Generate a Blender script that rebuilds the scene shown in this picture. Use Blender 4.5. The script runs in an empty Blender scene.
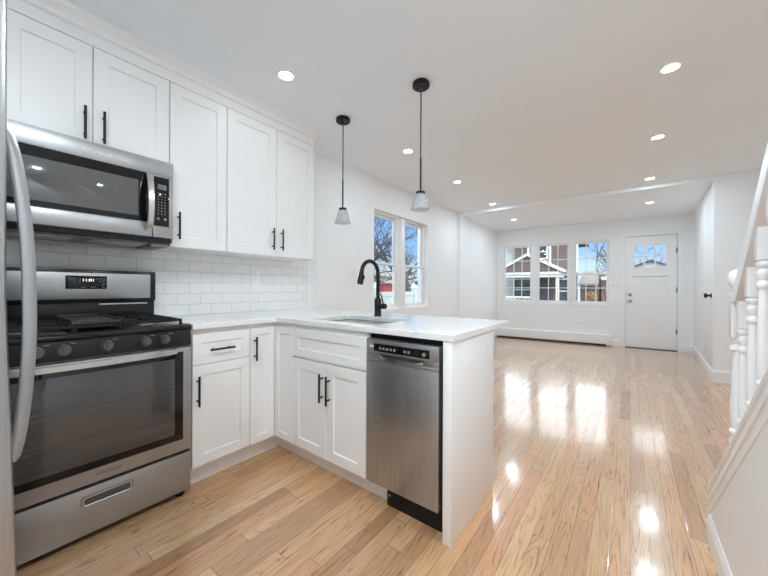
import bpy, bmesh, math, random
from mathutils import Vector, Matrix
PI = math.pi
SC = bpy.context.scene
COL = SC.collection
random.seed(7)

# ------------------------------------------------------------------ camera
cam_d = bpy.data.cameras.new('camera')
cam_d.sensor_fit = 'HORIZONTAL'
cam_d.sensor_width = 36.0
cam_d.lens = 320.95 / 768 * 36.0
cam_d.clip_start = 0.02
cam_d.clip_end = 300
cam = bpy.data.objects.new('camera', cam_d)
COL.objects.link(cam)
YAW = math.radians(37.419)
fwd = Vector((-math.sin(YAW), math.cos(YAW), math.radians(-0.0285))).normalized()
rgt = Vector((math.cos(YAW), math.sin(YAW), 0)).normalized()
up = rgt.cross(fwd).normalized()
ro = math.radians(0.2228)
r2 = rgt * math.cos(ro) + up * math.sin(ro)
u2 = up * math.cos(ro) - rgt * math.sin(ro)
M = Matrix((r2, u2, -fwd)).transposed().to_4x4()
M.translation = Vector((2.5137, 0.0, 1.1157))
cam.matrix_world = M
SC.camera = cam

# ------------------------------------------------------------------ view + bounces
SC.view_settings.view_transform = 'Standard'
SC.view_settings.look = 'None'
SC.view_settings.gamma = 1.0
SC.view_settings.use_curve_mapping = False
SC.view_settings.exposure = 0.45
SC.cycles.max_bounces = 14
SC.cycles.diffuse_bounces = 10
SC.cycles.glossy_bounces = 5
SC.cycles.transparent_max_bounces = 12
SC.cycles.transmission_bounces = 8
SC.cycles.sample_clamp_indirect = 6.0
SC.cycles.caustics_reflective = False
SC.cycles.caustics_refractive = False

LAMP_W = 6.6
LAMP_COL = (0.71, 0.87, 1.0)       # living room lamps
LAMP_COL_K = (0.835, 0.93, 1.0)        # kitchen lamps
SKY_STRENGTH = 1.0

# ------------------------------------------------------------------ world: blue winter sky with unseen bright cloud added above for floor reflections
W = bpy.data.worlds.new('sky'); SC.world = W; W.use_nodes = True
nt = W.node_tree; nt.nodes.clear()
def wn(t, **k):
    n = nt.nodes.new(t)
    for a, b in k.items(): setattr(n, a, b)
    return n
tc = wn('ShaderNodeTexCoord'); sp = wn('ShaderNodeSeparateXYZ')
nt.links.new(tc.outputs['Generated'], sp.inputs[0])
rp = wn('ShaderNodeValToRGB')
e = rp.color_ramp.elements
e[0].position = 0.0; e[0].color = (0.62, 0.75, 0.88, 1)
e[1].position = 1.0; e[1].color = (0.16, 0.34, 0.78, 1)
x = e.new(0.05); x.color = (0.48, 0.68, 0.93, 1)
x = e.new(0.12); x.color = (0.26, 0.50, 0.90, 1)
nt.links.new(sp.outputs['Z'], rp.inputs[0])
mp = wn('ShaderNodeMapping'); mp.inputs['Scale'].default_value = (2.2, 2.2, 5.0)
nt.links.new(tc.outputs['Generated'], mp.inputs[0])
no = wn('ShaderNodeTexNoise'); no.inputs['Scale'].default_value = 1.6; no.inputs['Detail'].default_value = 6
nt.links.new(mp.outputs[0], no.inputs['Vector'])
el = wn('ShaderNodeMapRange'); el.inputs[1].default_value = 0.12; el.inputs[2].default_value = 0.24
nt.links.new(sp.outputs['Z'], el.inputs[0])
az = wn('ShaderNodeMapRange'); az.inputs[1].default_value = -0.52; az.inputs[2].default_value = -0.38; nt.links.new(sp.outputs['X'], az.inputs[0])
ea = wn('ShaderNodeMath', operation='MULTIPLY'); nt.links.new(el.outputs[0], ea.inputs[0]); nt.links.new(az.outputs[0], ea.inputs[1])
ad = wn('ShaderNodeMath', operation='ADD'); nt.links.new(no.outputs[0], ad.inputs[0]); nt.links.new(ea.outputs[0], ad.inputs[1])
cl = wn('ShaderNodeMapRange'); cl.inputs[1].default_value = 0.72; cl.inputs[2].default_value = 1.25
nt.links.new(ad.outputs[0], cl.inputs[0])
mx = wn('ShaderNodeMix', data_type='RGBA'); nt.links.new(cl.outputs[0], mx.inputs[0])
nt.links.new(rp.outputs[0], mx.inputs[6]); mx.inputs[7].default_value = (2.9, 3.0, 3.1, 1)
bg = wn('ShaderNodeBackground'); bg.inputs[1].default_value = SKY_STRENGTH
nt.links.new(mx.outputs[2], bg.inputs[0])
wo = wn('ShaderNodeOutputWorld'); nt.links.new(bg.outputs[0], wo.inputs[0])

sun_d = bpy.data.lights.new('sun', 'SUN'); sun_d.energy = 1.0; sun_d.angle = math.radians(1.0); sun_d.color = (1, 0.95, 0.88)
sun = bpy.data.objects.new('sun', sun_d); COL.objects.link(sun)
sun.rotation_euler = Vector((-0.35, 0.75, -0.62)).to_track_quat('-Z', 'Y').to_euler()
sun.location = (2, -4, 12)

# ------------------------------------------------------------------ materials
MATS = {}
def mat(name, col=(0.8, 0.8, 0.8), rough=0.5, metal=0.0, spec=0.5, coat=0.0, coat_r=0.05, emit=None, es=0.0, noise=0.0, nscale=40, bump=0.0, stretch=(1, 1, 1)):
    m = bpy.data.materials.new(name); m.use_nodes = True
    t = m.node_tree; b = t.nodes['Principled BSDF']
    b.inputs['Base Color'].default_value = (*col, 1)
    b.inputs['Roughness'].default_value = rough
    b.inputs['Metallic'].default_value = metal
    b.inputs['Specular IOR Level'].default_value = spec
    b.inputs['Coat Weight'].default_value = coat
    b.inputs['Coat Roughness'].default_value = coat_r
    if emit: b.inputs['Emission Color'].default_value = (*emit, 1); b.inputs['Emission Strength'].default_value = es
    tcn = t.nodes.new('ShaderNodeTexCoord'); mpn = t.nodes.new('ShaderNodeMapping'); mpn.inputs['Scale'].default_value = stretch
    t.links.new(tcn.outputs['Object'], mpn.inputs[0])
    nn = t.nodes.new('ShaderNodeTexNoise'); nn.inputs['Scale'].default_value = nscale; nn.inputs['Detail'].default_value = 3
    t.links.new(mpn.outputs[0], nn.inputs['Vector'])
    if noise:
        mr = t.nodes.new('ShaderNodeMapRange'); mr.inputs[1].default_value = 0.3; mr.inputs[2].default_value = 0.7
        mr.inputs[3].default_value = 1 - noise; mr.inputs[4].default_value = 1 + noise
        t.links.new(nn.outputs[0], mr.inputs[0])
        vm = t.nodes.new('ShaderNodeVectorMath'); vm.operation = 'SCALE'; vm.inputs[0].default_value = col
        t.links.new(mr.outputs[0], vm.inputs['Scale']); t.links.new(vm.outputs[0], b.inputs['Base Color'])
    if bump:
        bp = t.nodes.new('ShaderNodeBump'); bp.inputs['Strength'].default_value = bump; bp.inputs['Distance'].default_value = 0.002
        t.links.new(nn.outputs[0], bp.inputs['Height']); t.links.new(bp.outputs[0], b.inputs['Normal'])
    MATS[name] = m
    return m

mat('wall_paint', (0.86, 0.88, 0.89), 0.55, noise=0.01, nscale=3, bump=0.03)
mat('ceiling_paint', (0.87, 0.92, 0.96), 0.7, noise=0.008, nscale=2)
mat('trim_paint', (0.86, 0.88, 0.89), 0.35, noise=0.01, nscale=8)
mat('cabinet_white', (0.85, 0.85, 0.845), 0.36, noise=0.006, nscale=6)
mat('vinyl_white', (0.87, 0.87, 0.87), 0.3, noise=0.01, nscale=9)
mat('steel', (0.42, 0.425, 0.43), 0.36, 0.85, noise=0.08, nscale=14, stretch=(1, 1, 40))
mat('steel_upright', (0.41, 0.415, 0.42), 0.28, 0.85, noise=0.10, nscale=9, stretch=(14, 14, 0.3))
mat('steel_plain', (0.36, 0.365, 0.37), 0.30, 0.9, noise=0.03, nscale=6)
mat('steel_dark', (0.30, 0.30, 0.31), 0.32, 1.0, noise=0.06, nscale=14, stretch=(1, 1, 30))
mat('fridge_side', (0.36, 0.365, 0.37), 0.45, 0.4, noise=0.03, nscale=12)
mat('steel_bright', (0.66, 0.66, 0.66), 0.26, 1.0, noise=0.04, nscale=20)
mat('black_enamel', (0.013, 0.013, 0.014), 0.24, 0.0, 0.35, noise=0.05)
mat('black_glass', (0.006, 0.006, 0.007), 0.05, 0.0, 0.45, noise=0.05)
mat('oven_glass', (0.055, 0.055, 0.056), 0.06, 0.0, 0.6, coat=0.8, coat_r=0.02, noise=0.12, nscale=5, stretch=(1, 1, 12))
mat('window_mesh_glass', (0.10, 0.10, 0.10), 0.06, 0.0, 0.6, coat=0.8, coat_r=0.02, noise=0.06, nscale=60)
mat('black_matte', (0.010, 0.010, 0.012), 0.42, 0.0, 0.28, noise=0.06)
mat('cast_iron', (0.014, 0.014, 0.014), 0.5, 0.0, 0.3, noise=0.15, nscale=90, bump=0.2)
mat('griddle_iron', (0.045, 0.045, 0.045), 0.38, noise=0.12, nscale=70, bump=0.1)
mat('knob_grey', (0.11, 0.11, 0.115), 0.3, 0.6, noise=0.05)
mat('grey_plastic', (0.22, 0.22, 0.225), 0.5, noise=0.05)
mat('aluminium', (0.55, 0.55, 0.55), 0.4, 0.8, noise=0.1, nscale=60)
mat('nickel', (0.42, 0.42, 0.42), 0.28, 1.0, noise=0.04)
mat('hinge_metal', (0.12, 0.12, 0.12), 0.4, 0.9, noise=0.04)
mat('lettering_white', (0.72, 0.72, 0.72), 0.5, noise=0.01)
mat('lettering_grey', (0.28, 0.28, 0.28), 0.5, noise=0.01)
mat('lettering_dark', (0.10, 0.10, 0.10), 0.5, noise=0.01)
mat('display_digits', (0.9, 0.9, 0.9), 0.5, emit=(0.95, 0.97, 1.0), es=1.2)
mat('lamp_lens', (1, 1, 1), 0.5, emit=(1.0, 0.99, 0.97), es=9.0)
mat('sink_steel', (0.50, 0.49, 0.47), 0.32, 1.0, noise=0.08, nscale=20)
mat('basin_shadow_gap', (0.1, 0.1, 0.1), 0.6, noise=0.02)
mat('bark', (0.055, 0.046, 0.040), 0.9, noise=0.35, nscale=9, bump=0.4)
mat('bark_pale', (0.14, 0.125, 0.115), 0.9, noise=0.3, nscale=6, bump=0.3)
mat('lawn_ground', (0.30, 0.29, 0.27), 0.95, noise=0.3, nscale=1.2)
mat('vinyl_fence', (0.46, 0.52, 0.51), 0.5, noise=0.02, nscale=4)
mat('house_trim', (0.62, 0.63, 0.63), 0.5, noise=0.02, nscale=4)
mat('roof_dark', (0.075, 0.075, 0.08), 0.85, noise=0.3, nscale=14)
mat('roof_grey', (0.20, 0.195, 0.185), 0.85, noise=0.25, nscale=10)
mat('house_glass', (0.04, 0.055, 0.065), 0.08, 0.0, 0.5, noise=0.3, nscale=3)
mat('door_dark', (0.05, 0.055, 0.065), 0.4, noise=0.2, nscale=4)
mat('red_paint', (0.42, 0.045, 0.04), 0.6, noise=0.15, nscale=5)
mat('leaf_orange', (0.26, 0.135, 0.065), 0.9, noise=0.5, nscale=10)
mat('curtain_cloth', (0.40, 0.36, 0.30), 0.9, noise=0.1)

def siding(name, col, pitch):
    m = bpy.data.materials.new(name); m.use_nodes = True; t = m.node_tree; b = t.nodes['Principled BSDF']
    b.inputs['Roughness'].default_value = 0.75
    c = t.nodes.new('ShaderNodeTexCoord'); s = t.nodes.new('ShaderNodeSeparateXYZ'); t.links.new(c.outputs['Object'], s.inputs[0])
    d = t.nodes.new('ShaderNodeMath'); d.operation = 'DIVIDE'; d.inputs[1].default_value = pitch; t.links.new(s.outputs['Z'], d.inputs[0])
    f = t.nodes.new('ShaderNodeMath'); f.operation = 'FRACT'; t.links.new(d.outputs[0], f.inputs[0])
    r = t.nodes.new('ShaderNodeValToRGB'); e = r.color_ramp.elements
    e[0].position = 0.0; e[0].color = (*[q * 0.55 for q in col], 1); e[1].position = 0.16; e[1].color = (*col, 1)
    t.links.new(f.outputs[0], r.inputs[0]); t.links.new(r.outputs[0], b.inputs['Base Color'])
    bp = t.nodes.new('ShaderNodeBump'); bp.inputs['Distance'].default_value = 0.02; t.links.new(f.outputs[0], bp.inputs['Height']); t.links.new(bp.outputs[0], b.inputs['Normal'])
    MATS[name] = m
siding('siding_brown', (0.125, 0.095, 0.082), 0.20)
siding('siding_pale', (0.50, 0.54, 0.55), 0.15)
siding('siding_white', (0.50, 0.51, 0.51), 0.16)
siding('siding_bright', (0.84, 0.85, 0.85), 0.16)
siding('siding_teal', (0.36, 0.45, 0.45), 0.14)

def brick_mat(name, c1, c2, mortar, bw, bh, ms, axes, rough=0.8, bumpd=0.004, coat=0.0, off=(0, 0, 0)):
    """bricks or tiles laid on a wall; axes = which object axes run along and up"""
    m = bpy.data.materials.new(name); m.use_nodes = True; t = m.node_tree; b = t.nodes['Principled BSDF']
    b.inputs['Roughness'].default_value = rough; b.inputs['Coat Weight'].default_value = coat
    c = t.nodes.new('ShaderNodeTexCoord'); s = t.nodes.new('ShaderNodeSeparateXYZ'); t.links.new(c.outputs['Object'], s.inputs[0])
    k = t.nodes.new('ShaderNodeCombineXYZ'); t.links.new(s.outputs[axes[0]], k.inputs[0]); t.links.new(s.outputs[axes[1]], k.inputs[1])
    mp = t.nodes.new('ShaderNodeMapping'); mp.inputs['Location'].default_value = off; t.links.new(k.outputs[0], mp.inputs[0])
    br = t.nodes.new('ShaderNodeTexBrick'); br.inputs['Scale'].default_value = 1.0
    br.inputs['Color1'].default_value = (*c1, 1); br.inputs['Color2'].default_value = (*c2, 1); br.inputs['Mortar'].default_value = (*mortar, 1)
    br.inputs['Brick Width'].default_value = bw; br.inputs['Row Height'].default_value = bh; br.inputs['Mortar Size'].default_value = ms
    br.inputs['Mortar Smooth'].default_value = 0.15
    t.links.new(mp.outputs[0], br.inputs['Vector']); t.links.new(br.outputs['Color'], b.inputs['Base Color'])
    iv = t.nodes.new('ShaderNodeMath'); iv.operation = 'SUBTRACT'; iv.inputs[0].default_value = 1.0; t.links.new(br.outputs['Fac'], iv.inputs[1])
    bp = t.nodes.new('ShaderNodeBump'); bp.inputs['Distance'].default_value = bumpd; bp.inputs['Strength'].default_value = 0.7
    t.links.new(iv.outputs[0], bp.inputs['Height']); t.links.new(bp.outputs[0], b.inputs['Normal'])
    MATS[name] = m
brick_mat('red_brick', (0.23, 0.075, 0.055), (0.19, 0.06, 0.045), (0.34, 0.30, 0.28), 0.30, 0.10, 0.012, ('X', 'Z'))
brick_mat('subway_tile', (0.86, 0.86, 0.855), (0.83, 0.83, 0.825), (0.60, 0.60, 0.595), 0.155, 0.0775, 0.0018, ('Y', 'Z'), rough=0.14, bumpd=0.0015, off=(0.03, -0.915 % 0.0775, 0))

def quartz():
    m = bpy.data.materials.new('quartz'); m.use_nodes = True; t = m.node_tree; b = t.nodes['Principled BSDF']
    b.inputs['Roughness'].default_value = 0.16
    c = t.nodes.new('ShaderNodeTexCoord')
    n1 = t.nodes.new('ShaderNodeTexNoise'); n1.inputs['Scale'].default_value = 1.7; n1.inputs['Detail'].default_value = 5; n1.inputs['Distortion'].default_value = 0.6
    t.links.new(c.outputs['Object'], n1.inputs['Vector'])
    a = t.nodes.new('ShaderNodeMath'); a.operation = 'SUBTRACT'; a.inputs[1].default_value = 0.5; t.links.new(n1.outputs[0], a.inputs[0])
    ab = t.nodes.new('ShaderNodeMath'); ab.operation = 'ABSOLUTE'; t.links.new(a.outputs[0], ab.inputs[0])
    r = t.nodes.new('ShaderNodeValToRGB'); e = r.color_ramp.elements
    e[0].position = 0.0; e[0].color = (0.74, 0.735, 0.73, 1); e[1].position = 0.012; e[1].color = (0.82, 0.82, 0.815, 1)
    t.links.new(ab.outputs[0], r.inputs[0]); t.links.new(r.outputs[0], b.inputs['Base Color'])
    MATS['quartz'] = m
quartz()

def glass_pane(name, tint=(1, 1, 1), refl=1.0):
    m = bpy.data.materials.new(name); m.use_nodes = True; t = m.node_tree; t.nodes.remove(t.nodes['Principled BSDF'])
    o = t.nodes['Material Output']
    tr = t.nodes.new('ShaderNodeBsdfTransparent'); tr.inputs[0].default_value = (*tint, 1)
    gl = t.nodes.new('ShaderNodeBsdfGlossy'); gl.inputs['Roughness'].default_value = 0.01
    lw = t.nodes.new('ShaderNodeLayerWeight'); lw.inputs[0].default_value = 0.5
    pw = t.nodes.new('ShaderNodeMath'); pw.operation = 'POWER'; pw.inputs[1].default_value = 5.0; t.links.new(lw.outputs['Facing'], pw.inputs[0])
    fr = t.nodes.new('ShaderNodeMath'); fr.operation = 'MULTIPLY_ADD'; fr.inputs[1].default_value = 0.9; fr.inputs[2].default_value = 0.035; t.links.new(pw.outputs[0], fr.inputs[0])
    c = t.nodes.new('ShaderNodeTexCoord'); n = t.nodes.new('ShaderNodeTexNoise'); n.inputs['Scale'].default_value = 1.5
    t.links.new(c.outputs['Object'], n.inputs['Vector'])
    bp = t.nodes.new('ShaderNodeBump'); bp.inputs['Strength'].default_value = 0.02; t.links.new(n.outputs[0], bp.inputs['Height']); t.links.new(bp.outputs[0], gl.inputs['Normal'])
    mxn = t.nodes.new('ShaderNodeMixShader'); t.links.new(fr.outputs[0], mxn.inputs[0]); t.links.new(tr.outputs[0], mxn.inputs[1]); t.links.new(gl.outputs[0], mxn.inputs[2])
    t.links.new(mxn.outputs[0], o.inputs[0]); MATS[name] = m
glass_pane('window_glass', (0.96, 0.98, 0.98))

def shade_glass():
    m = bpy.data.materials.new('seeded_glass'); m.use_nodes = True; t = m.node_tree; b = t.nodes['Principled BSDF']
    o = t.nodes['Material Output']
    b.inputs['Base Color'].default_value = (0.66, 0.67, 0.68, 1); b.inputs['Roughness'].default_value = 0.12
    tr = t.nodes.new('ShaderNodeBsdfTransparent'); tr.inputs[0].default_value = (0.93, 0.94, 0.95, 1)
    c = t.nodes.new('ShaderNodeTexCoord'); n = t.nodes.new('ShaderNodeTexNoise'); n.inputs['Scale'].default_value = 55; n.inputs['Detail'].default_value = 4
    t.links.new(c.outputs['Object'], n.inputs['Vector'])
    mr = t.nodes.new('ShaderNodeMapRange'); mr.inputs[1].default_value = 0.3; mr.inputs[2].default_value = 0.75; mr.inputs[3].default_value = 0.42; mr.inputs[4].default_value = 0.58
    t.links.new(n.outputs[0], mr.inputs[0])
    mxn = t.nodes.new('ShaderNodeMixShader'); t.links.new(mr.outputs[0], mxn.inputs[0]); t.links.new(tr.outputs[0], mxn.inputs[1]); t.links.new(b.outputs[0], mxn.inputs[2])
    t.links.new(mxn.outputs[0], o.inputs[0]); MATS['seeded_glass'] = m
shade_glass()

def oak_floor():
    m = bpy.data.materials.new('oak_strip_floor'); m.use_nodes = True; t = m.node_tree; b = t.nodes['Principled BSDF']; L = t.links.new
    def math_(op, a, bb=None, clamp=False):
        n = t.nodes.new('ShaderNodeMath'); n.operation = op; n.use_clamp = clamp
        for i, v in enumerate((a, bb)):
            if v is None: continue
            if isinstance(v, (int, float)): n.inputs[i].default_value = v
            else: L(v, n.inputs[i])
        return n.outputs[0]
    def comb(x, y, z):
        n = t.nodes.new('ShaderNodeCombineXYZ')
        for i, v in enumerate((x, y, z)):
            if isinstance(v, (int, float)): n.inputs[i].default_value = v
            else: L(v, n.inputs[i])
        return n.outputs[0]
    def white(v):
        n = t.nodes.new('ShaderNodeTexWhiteNoise'); n.noise_dimensions = '3D'; L(v, n.inputs['Vector']); return n
    c = t.nodes.new('ShaderNodeTexCoord'); s = t.nodes.new('ShaderNodeSeparateXYZ'); L(c.outputs['Object'], s.inputs[0])
    X, Y = s.outputs['X'], s.outputs['Y']
    BW = 0.070
    xr = math_('DIVIDE', X, BW); row = math_('FLOOR', xr); fx = math_('FRACT', xr)
    rw = white(comb(row, 3.7, 1.3))
    yl = math_('ADD', math_('DIVIDE', Y, 0.95), math_('MULTIPLY', rw.outputs['Value'], 7.3))
    bi = math_('FLOOR', yl); fy = math_('FRACT', yl)
    w = white(comb(row, bi, 0.5)); ws = t.nodes.new('ShaderNodeSeparateColor'); L(w.outputs['Color'], ws.inputs[0])
    R1, R2, R3 = ws.outputs[0], ws.outputs[1], ws.outputs[2]
    # board tone
    ramp = t.nodes.new('ShaderNodeValToRGB'); e = ramp.color_ramp.elements
    tones = [(0.0, (0.424, 0.219, 0.113)), (0.18, (0.583, 0.342, 0.176)), (0.36, (0.657, 0.393, 0.203)), (0.55, (0.615, 0.321, 0.167)), (0.75, (0.7, 0.449, 0.243)), (0.9, (0.498, 0.286, 0.153)), (1.0, (0.636, 0.408, 0.225))]
    e[0].position = 0.0; e[0].color = (*tones[0][1], 1); e[1].position = 1.0; e[1].color = (*tones[-1][1], 1)
    for p, q in tones[1:-1]:
        k = e.new(p); k.color = (*q, 1)
    L(R1, ramp.inputs[0])
    # cathedral grain: contour lines of a stretched noise field, its own for each board
    off = math_('MULTIPLY', R2, 37.0)
    v = comb(math_('MULTIPLY', X, 11.0), math_('ADD', math_('MULTIPLY', Y, 0.9), off), math_('MULTIPLY', R3, 19.0))
    n1 = t.nodes.new('ShaderNodeTexNoise'); n1.inputs['Scale'].default_value = 1.0; n1.inputs['Detail'].default_value = 1.5; n1.inputs['Roughness'].default_value = 0.4; L(v, n1.inputs['Vector'])
    fr = math_('FRACT', math_('MULTIPLY', n1.outputs[0], math_('ADD', 15.0, math_('MULTIPLY', R3, 12.0))))
    tri = math_('ABSOLUTE', math_('SUBTRACT', fr, 0.5))
    gr = t.nodes.new('ShaderNodeMapRange'); gr.interpolation_type = 'SMOOTHSTEP'; gr.inputs[1].default_value = 0.20; gr.inputs[2].default_value = 0.0; L(tri, gr.inputs[0])
    # fine pores
    v2 = comb(math_('MULTIPLY', X, 160.0), math_('MULTIPLY', Y, 7.0), R3)
    n2 = t.nodes.new('ShaderNodeTexNoise'); n2.inputs['Scale'].default_value = 1.0; n2.inputs['Detail'].default_value = 3; L(v2, n2.inputs['Vector'])
    pr = t.nodes.new('ShaderNodeMapRange'); pr.inputs[1].default_value = 0.35; pr.inputs[2].default_value = 0.75; L(n2.outputs[0], pr.inputs[0])
    amt = math_('ADD', math_('MULTIPLY', gr.outputs[0], math_('MULTIPLY', math_('ADD', 0.26, math_('MULTIPLY', R2, 0.62)), pr.outputs[0])), math_('MULTIPLY', pr.outputs[0], 0.28), True)
    mix = t.nodes.new('ShaderNodeMix'); mix.data_type = 'RGBA'; L(amt, mix.inputs[0]); L(ramp.outputs[0], mix.inputs[6]); mix.inputs[7].default_value = (0.11, 0.045, 0.018, 1)
    # gaps
    ex = math_('MINIMUM', fx, math_('SUBTRACT', 1.0, fx)); ey = math_('MINIMUM', fy, math_('SUBTRACT', 1.0, fy))
    gx = t.nodes.new('ShaderNodeMapRange'); gx.inputs[1].default_value = 0.012; gx.inputs[2].default_value = 0.03; L(ex, gx.inputs[0])
    gy = t.nodes.new('ShaderNodeMapRange'); gy.inputs[1].default_value = 0.001; gy.inputs[2].default_value = 0.0028; L(ey, gy.inputs[0])
    g = math_('MULTIPLY', gx.outputs[0], gy.outputs[0])
    mix2 = t.nodes.new('ShaderNodeMix'); mix2.data_type = 'RGBA'; L(math_('ADD', 0.45, math_('MULTIPLY', g, 0.55)), mix2.inputs[0]); mix2.inputs[6].default_value = (0.10, 0.05, 0.025, 1); L(mix.outputs[2], mix2.inputs[7])
    L(mix2.outputs[2], b.inputs['Base Color'])
    # polyurethane finish, a little wavy
    b.inputs['Roughness'].default_value = 0.24; b.inputs['Specular IOR Level'].default_value = 0.5
    b.inputs['Coat Weight'].default_value = 1.0; b.inputs['Coat Roughness'].default_value = 0.105; b.inputs['Coat IOR'].default_value = 1.5
    n3 = t.nodes.new('ShaderNodeTexNoise'); n3.inputs['Scale'].default_value = 1.0; n3.inputs['Detail'].default_value = 2
    L(comb(math_('MULTIPLY', X, 30.0), math_('MULTIPLY', Y, 9.0), 0.0), n3.inputs['Vector'])
    h = math_('ADD', math_('MULTIPLY', n3.outputs[0], 0.55), math_('ADD', math_('MULTIPLY', g, 0.7), math_('MULTIPLY', gr.outputs[0], -0.16)))
    bp = t.nodes.new('ShaderNodeBump'); bp.inputs['Strength'].default_value = 0.22; bp.inputs['Distance'].default_value = 0.0008; L(h, bp.inputs['Height'])
    L(bp.outputs[0], b.inputs['Normal']); L(bp.outputs[0], b.inputs['Coat Normal'])
    MATS['oak_strip_floor'] = m
oak_floor()

# ------------------------------------------------------------------ mesh helpers
def tag(o, label=None, cat=None, group=None, kind=None):
    if label: o['label'] = label
    if cat: o['category'] = cat
    if group: o['group'] = group
    if kind: o['kind'] = kind
    return o

def thing(name, loc, label, cat, group=None, rotz=0.0, kind=None):
    o = bpy.data.objects.new(name, None); COL.objects.link(o)
    o.location = loc; o.rotation_euler = (0, 0, rotz); o.empty_display_size = 0.1
    return tag(o, label, cat, group, kind)

def rootof(o):
    while o.parent: o = o.parent
    return o

class MB:
    def __init__(s): s.bm = bmesh.new()
    def _faces(s, vs, fs, mi):
        bv = [s.bm.verts.new(v) for v in vs]
        out = []
        for f in fs:
            try: q = s.bm.faces.new([bv[i] for i in f]); q.material_index = mi; out.append(q)
            except ValueError: pass
        return bv, out
    def box(s, x0, x1, y0, y1, z0, z1, bev=0.0, mi=0, seg=2):
        vs = [(x, y, z) for x in (x0, x1) for y in (y0, y1) for z in (z0, z1)]
        fs = [(0, 1, 3, 2), (4, 6, 7, 5), (0, 4, 5, 1), (2, 3, 7, 6), (0, 2, 6, 4), (1, 5, 7, 3)]
        bv, fc = s._faces(vs, fs, mi)
        if bev:
            ed = list({e for f in fc for e in f.edges})
            r = bmesh.ops.bevel(s.bm, geom=ed, offset=bev, segments=seg, affect='EDGES', profile=0.5)
            for f in r['faces']: f.material_index = mi
        return s
    def prism(s, pts, axis, a0, a1, mi=0, bev=0.0):
        """extrude a 2-D outline along an axis ('x': pts are (y,z); 'y': (x,z); 'z': (x,y))"""
        def P(p, a): return {'x': (a, p[0], p[1]), 'y': (p[0], a, p[1]), 'z': (p[0], p[1], a)}[axis]
        n = len(pts)
        vs = [P(p, a0) for p in pts] + [P(p, a1) for p in pts]
        fs = [tuple(range(n)), tuple(range(2 * n - 1, n - 1, -1))] + [(i, i + n, (i + 1) % n + n, (i + 1) % n) for i in range(n)]
        bv, fc = s._faces(vs, fs, mi)
        if bev:
            ed = list({e for f in fc for e in f.edges})
            bmesh.ops.bevel(s.bm, geom=ed, offset=bev, segments=2, affect='EDGES', profile=0.5)
        return s
    def rings(s, rings, mi=0, cap=True, closed=False):
        n = len(rings[0]); R = [[s.bm.verts.new(p) for p in r] for r in rings]
        m = len(R)
        for i in range(m if closed else m - 1):
            a, b = R[i], R[(i + 1) % m]
            for j in range(n):
                f = s.bm.faces.new((a[j], a[(j + 1) % n], b[(j + 1) % n], b[j])); f.material_index = mi
        if cap and not closed:
            f = s.bm.faces.new(R[0][::-1]); f.material_index = mi
            f = s.bm.faces.new(R[-1]); f.material_index = mi
        return s
    def cyl(s, p0, p1, r0, r1=None, seg=16, mi=0):
        r1 = r0 if r1 is None else r1
        p0, p1 = Vector(p0), Vector(p1); d = (p1 - p0).normalized()
        a = d.orthogonal().normalized(); b = d.cross(a)
        return s.rings([[p + (a * math.cos(2 * PI * k / seg) + b * math.sin(2 * PI * k / seg)) * r for k in range(seg)] for p, r in ((p0, r0), (p1, r1))], mi)
    def lathe(s, prof, c=(0, 0, 0), seg=24, mi=0, cap=True, sq=None):
        """prof: (radius, z) pairs turned round a vertical axis; sq: set of indexes that are square in section"""
        out = []
        for i, (r, z) in enumerate(prof):
            ring = []
            for k in range(seg):
                a = 2 * PI * (k + 0.5) / seg
                ca, sa = math.cos(a), math.sin(a)
                if sq and i in sq:
                    q = max(abs(ca), abs(sa)); ca /= q; sa /= q
                ring.append((c[0] + r * ca, c[1] + r * sa, c[2] + z))
            out.append(ring)
        return s.rings(out, mi, cap)
    def tube(s, pts, r, seg=10, mi=0, flat=None):
        pts = [Vector(p) for p in pts]; n = len(pts)
        rs = r if isinstance(r, (list, tuple)) else [r] * n
        t0 = (pts[1] - pts[0]).normalized(); a = t0.orthogonal().normalized(); R = []
        for i in range(n):
            t = (pts[min(i + 1, n - 1)] - pts[max(i - 1, 0)]).normalized()
            a = (a - t * a.dot(t)); a = a.normalized() if a.length > 1e-6 else t.orthogonal().normalized()
            b = t.cross(a)
            R.append([pts[i] + (a * math.cos(2 * PI * k / seg) + b * math.sin(2 * PI * k / seg)) * rs[i] for k in range(seg)])
        return s.rings(R, mi)
    def ribbon(s, pts, w, th, wdir, mi=0):
        """a bar of rectangular section following pts; w along wdir, th across"""
        wd = Vector(wdir).normalized(); pts = [Vector(p) for p in pts]; n = len(pts); R = []
        for i in range(n):
            t = (pts[min(i + 1, n - 1)] - pts[max(i - 1, 0)]).normalized(); b = t.cross(wd).normalized()
            c = 0.25
            ring = []
            for (u, v) in ((-.5, -.5 + c), (-.5, .5 - c), (-.5 + c * .4, .5), (.5 - c * .4, .5), (.5, .5 - c), (.5, -.5 + c), (.5 - c * .4, -.5), (-.5 + c * .4, -.5)):
                ring.append(pts[i] + wd * (u * w) + b * (v * th))
            R.append(ring)
        return s.rings(R, mi)
    def shaker(s, o, U, V, N, w, h, t=0.019, rail=0.058, dep=0.008, mi=0, flat=False):
        """a framed door: o is its lower corner on the back, U along, V up, N outwards"""
        o, U, V, N = map(Vector, (o, U, V, N)); c = 0.0015
        st = [(0, 0), (0, t - c), (c, t)]
        if not flat: st += [(rail, t), (rail + 0.003, t - dep)]
        R = []
        for ins, d in st:
            R.append([o + U * a + V * b + N * d for a, b in ((ins, ins), (w - ins, ins), (w - ins, h - ins), (ins, h - ins))])
        return s.rings(R, mi)
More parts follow.
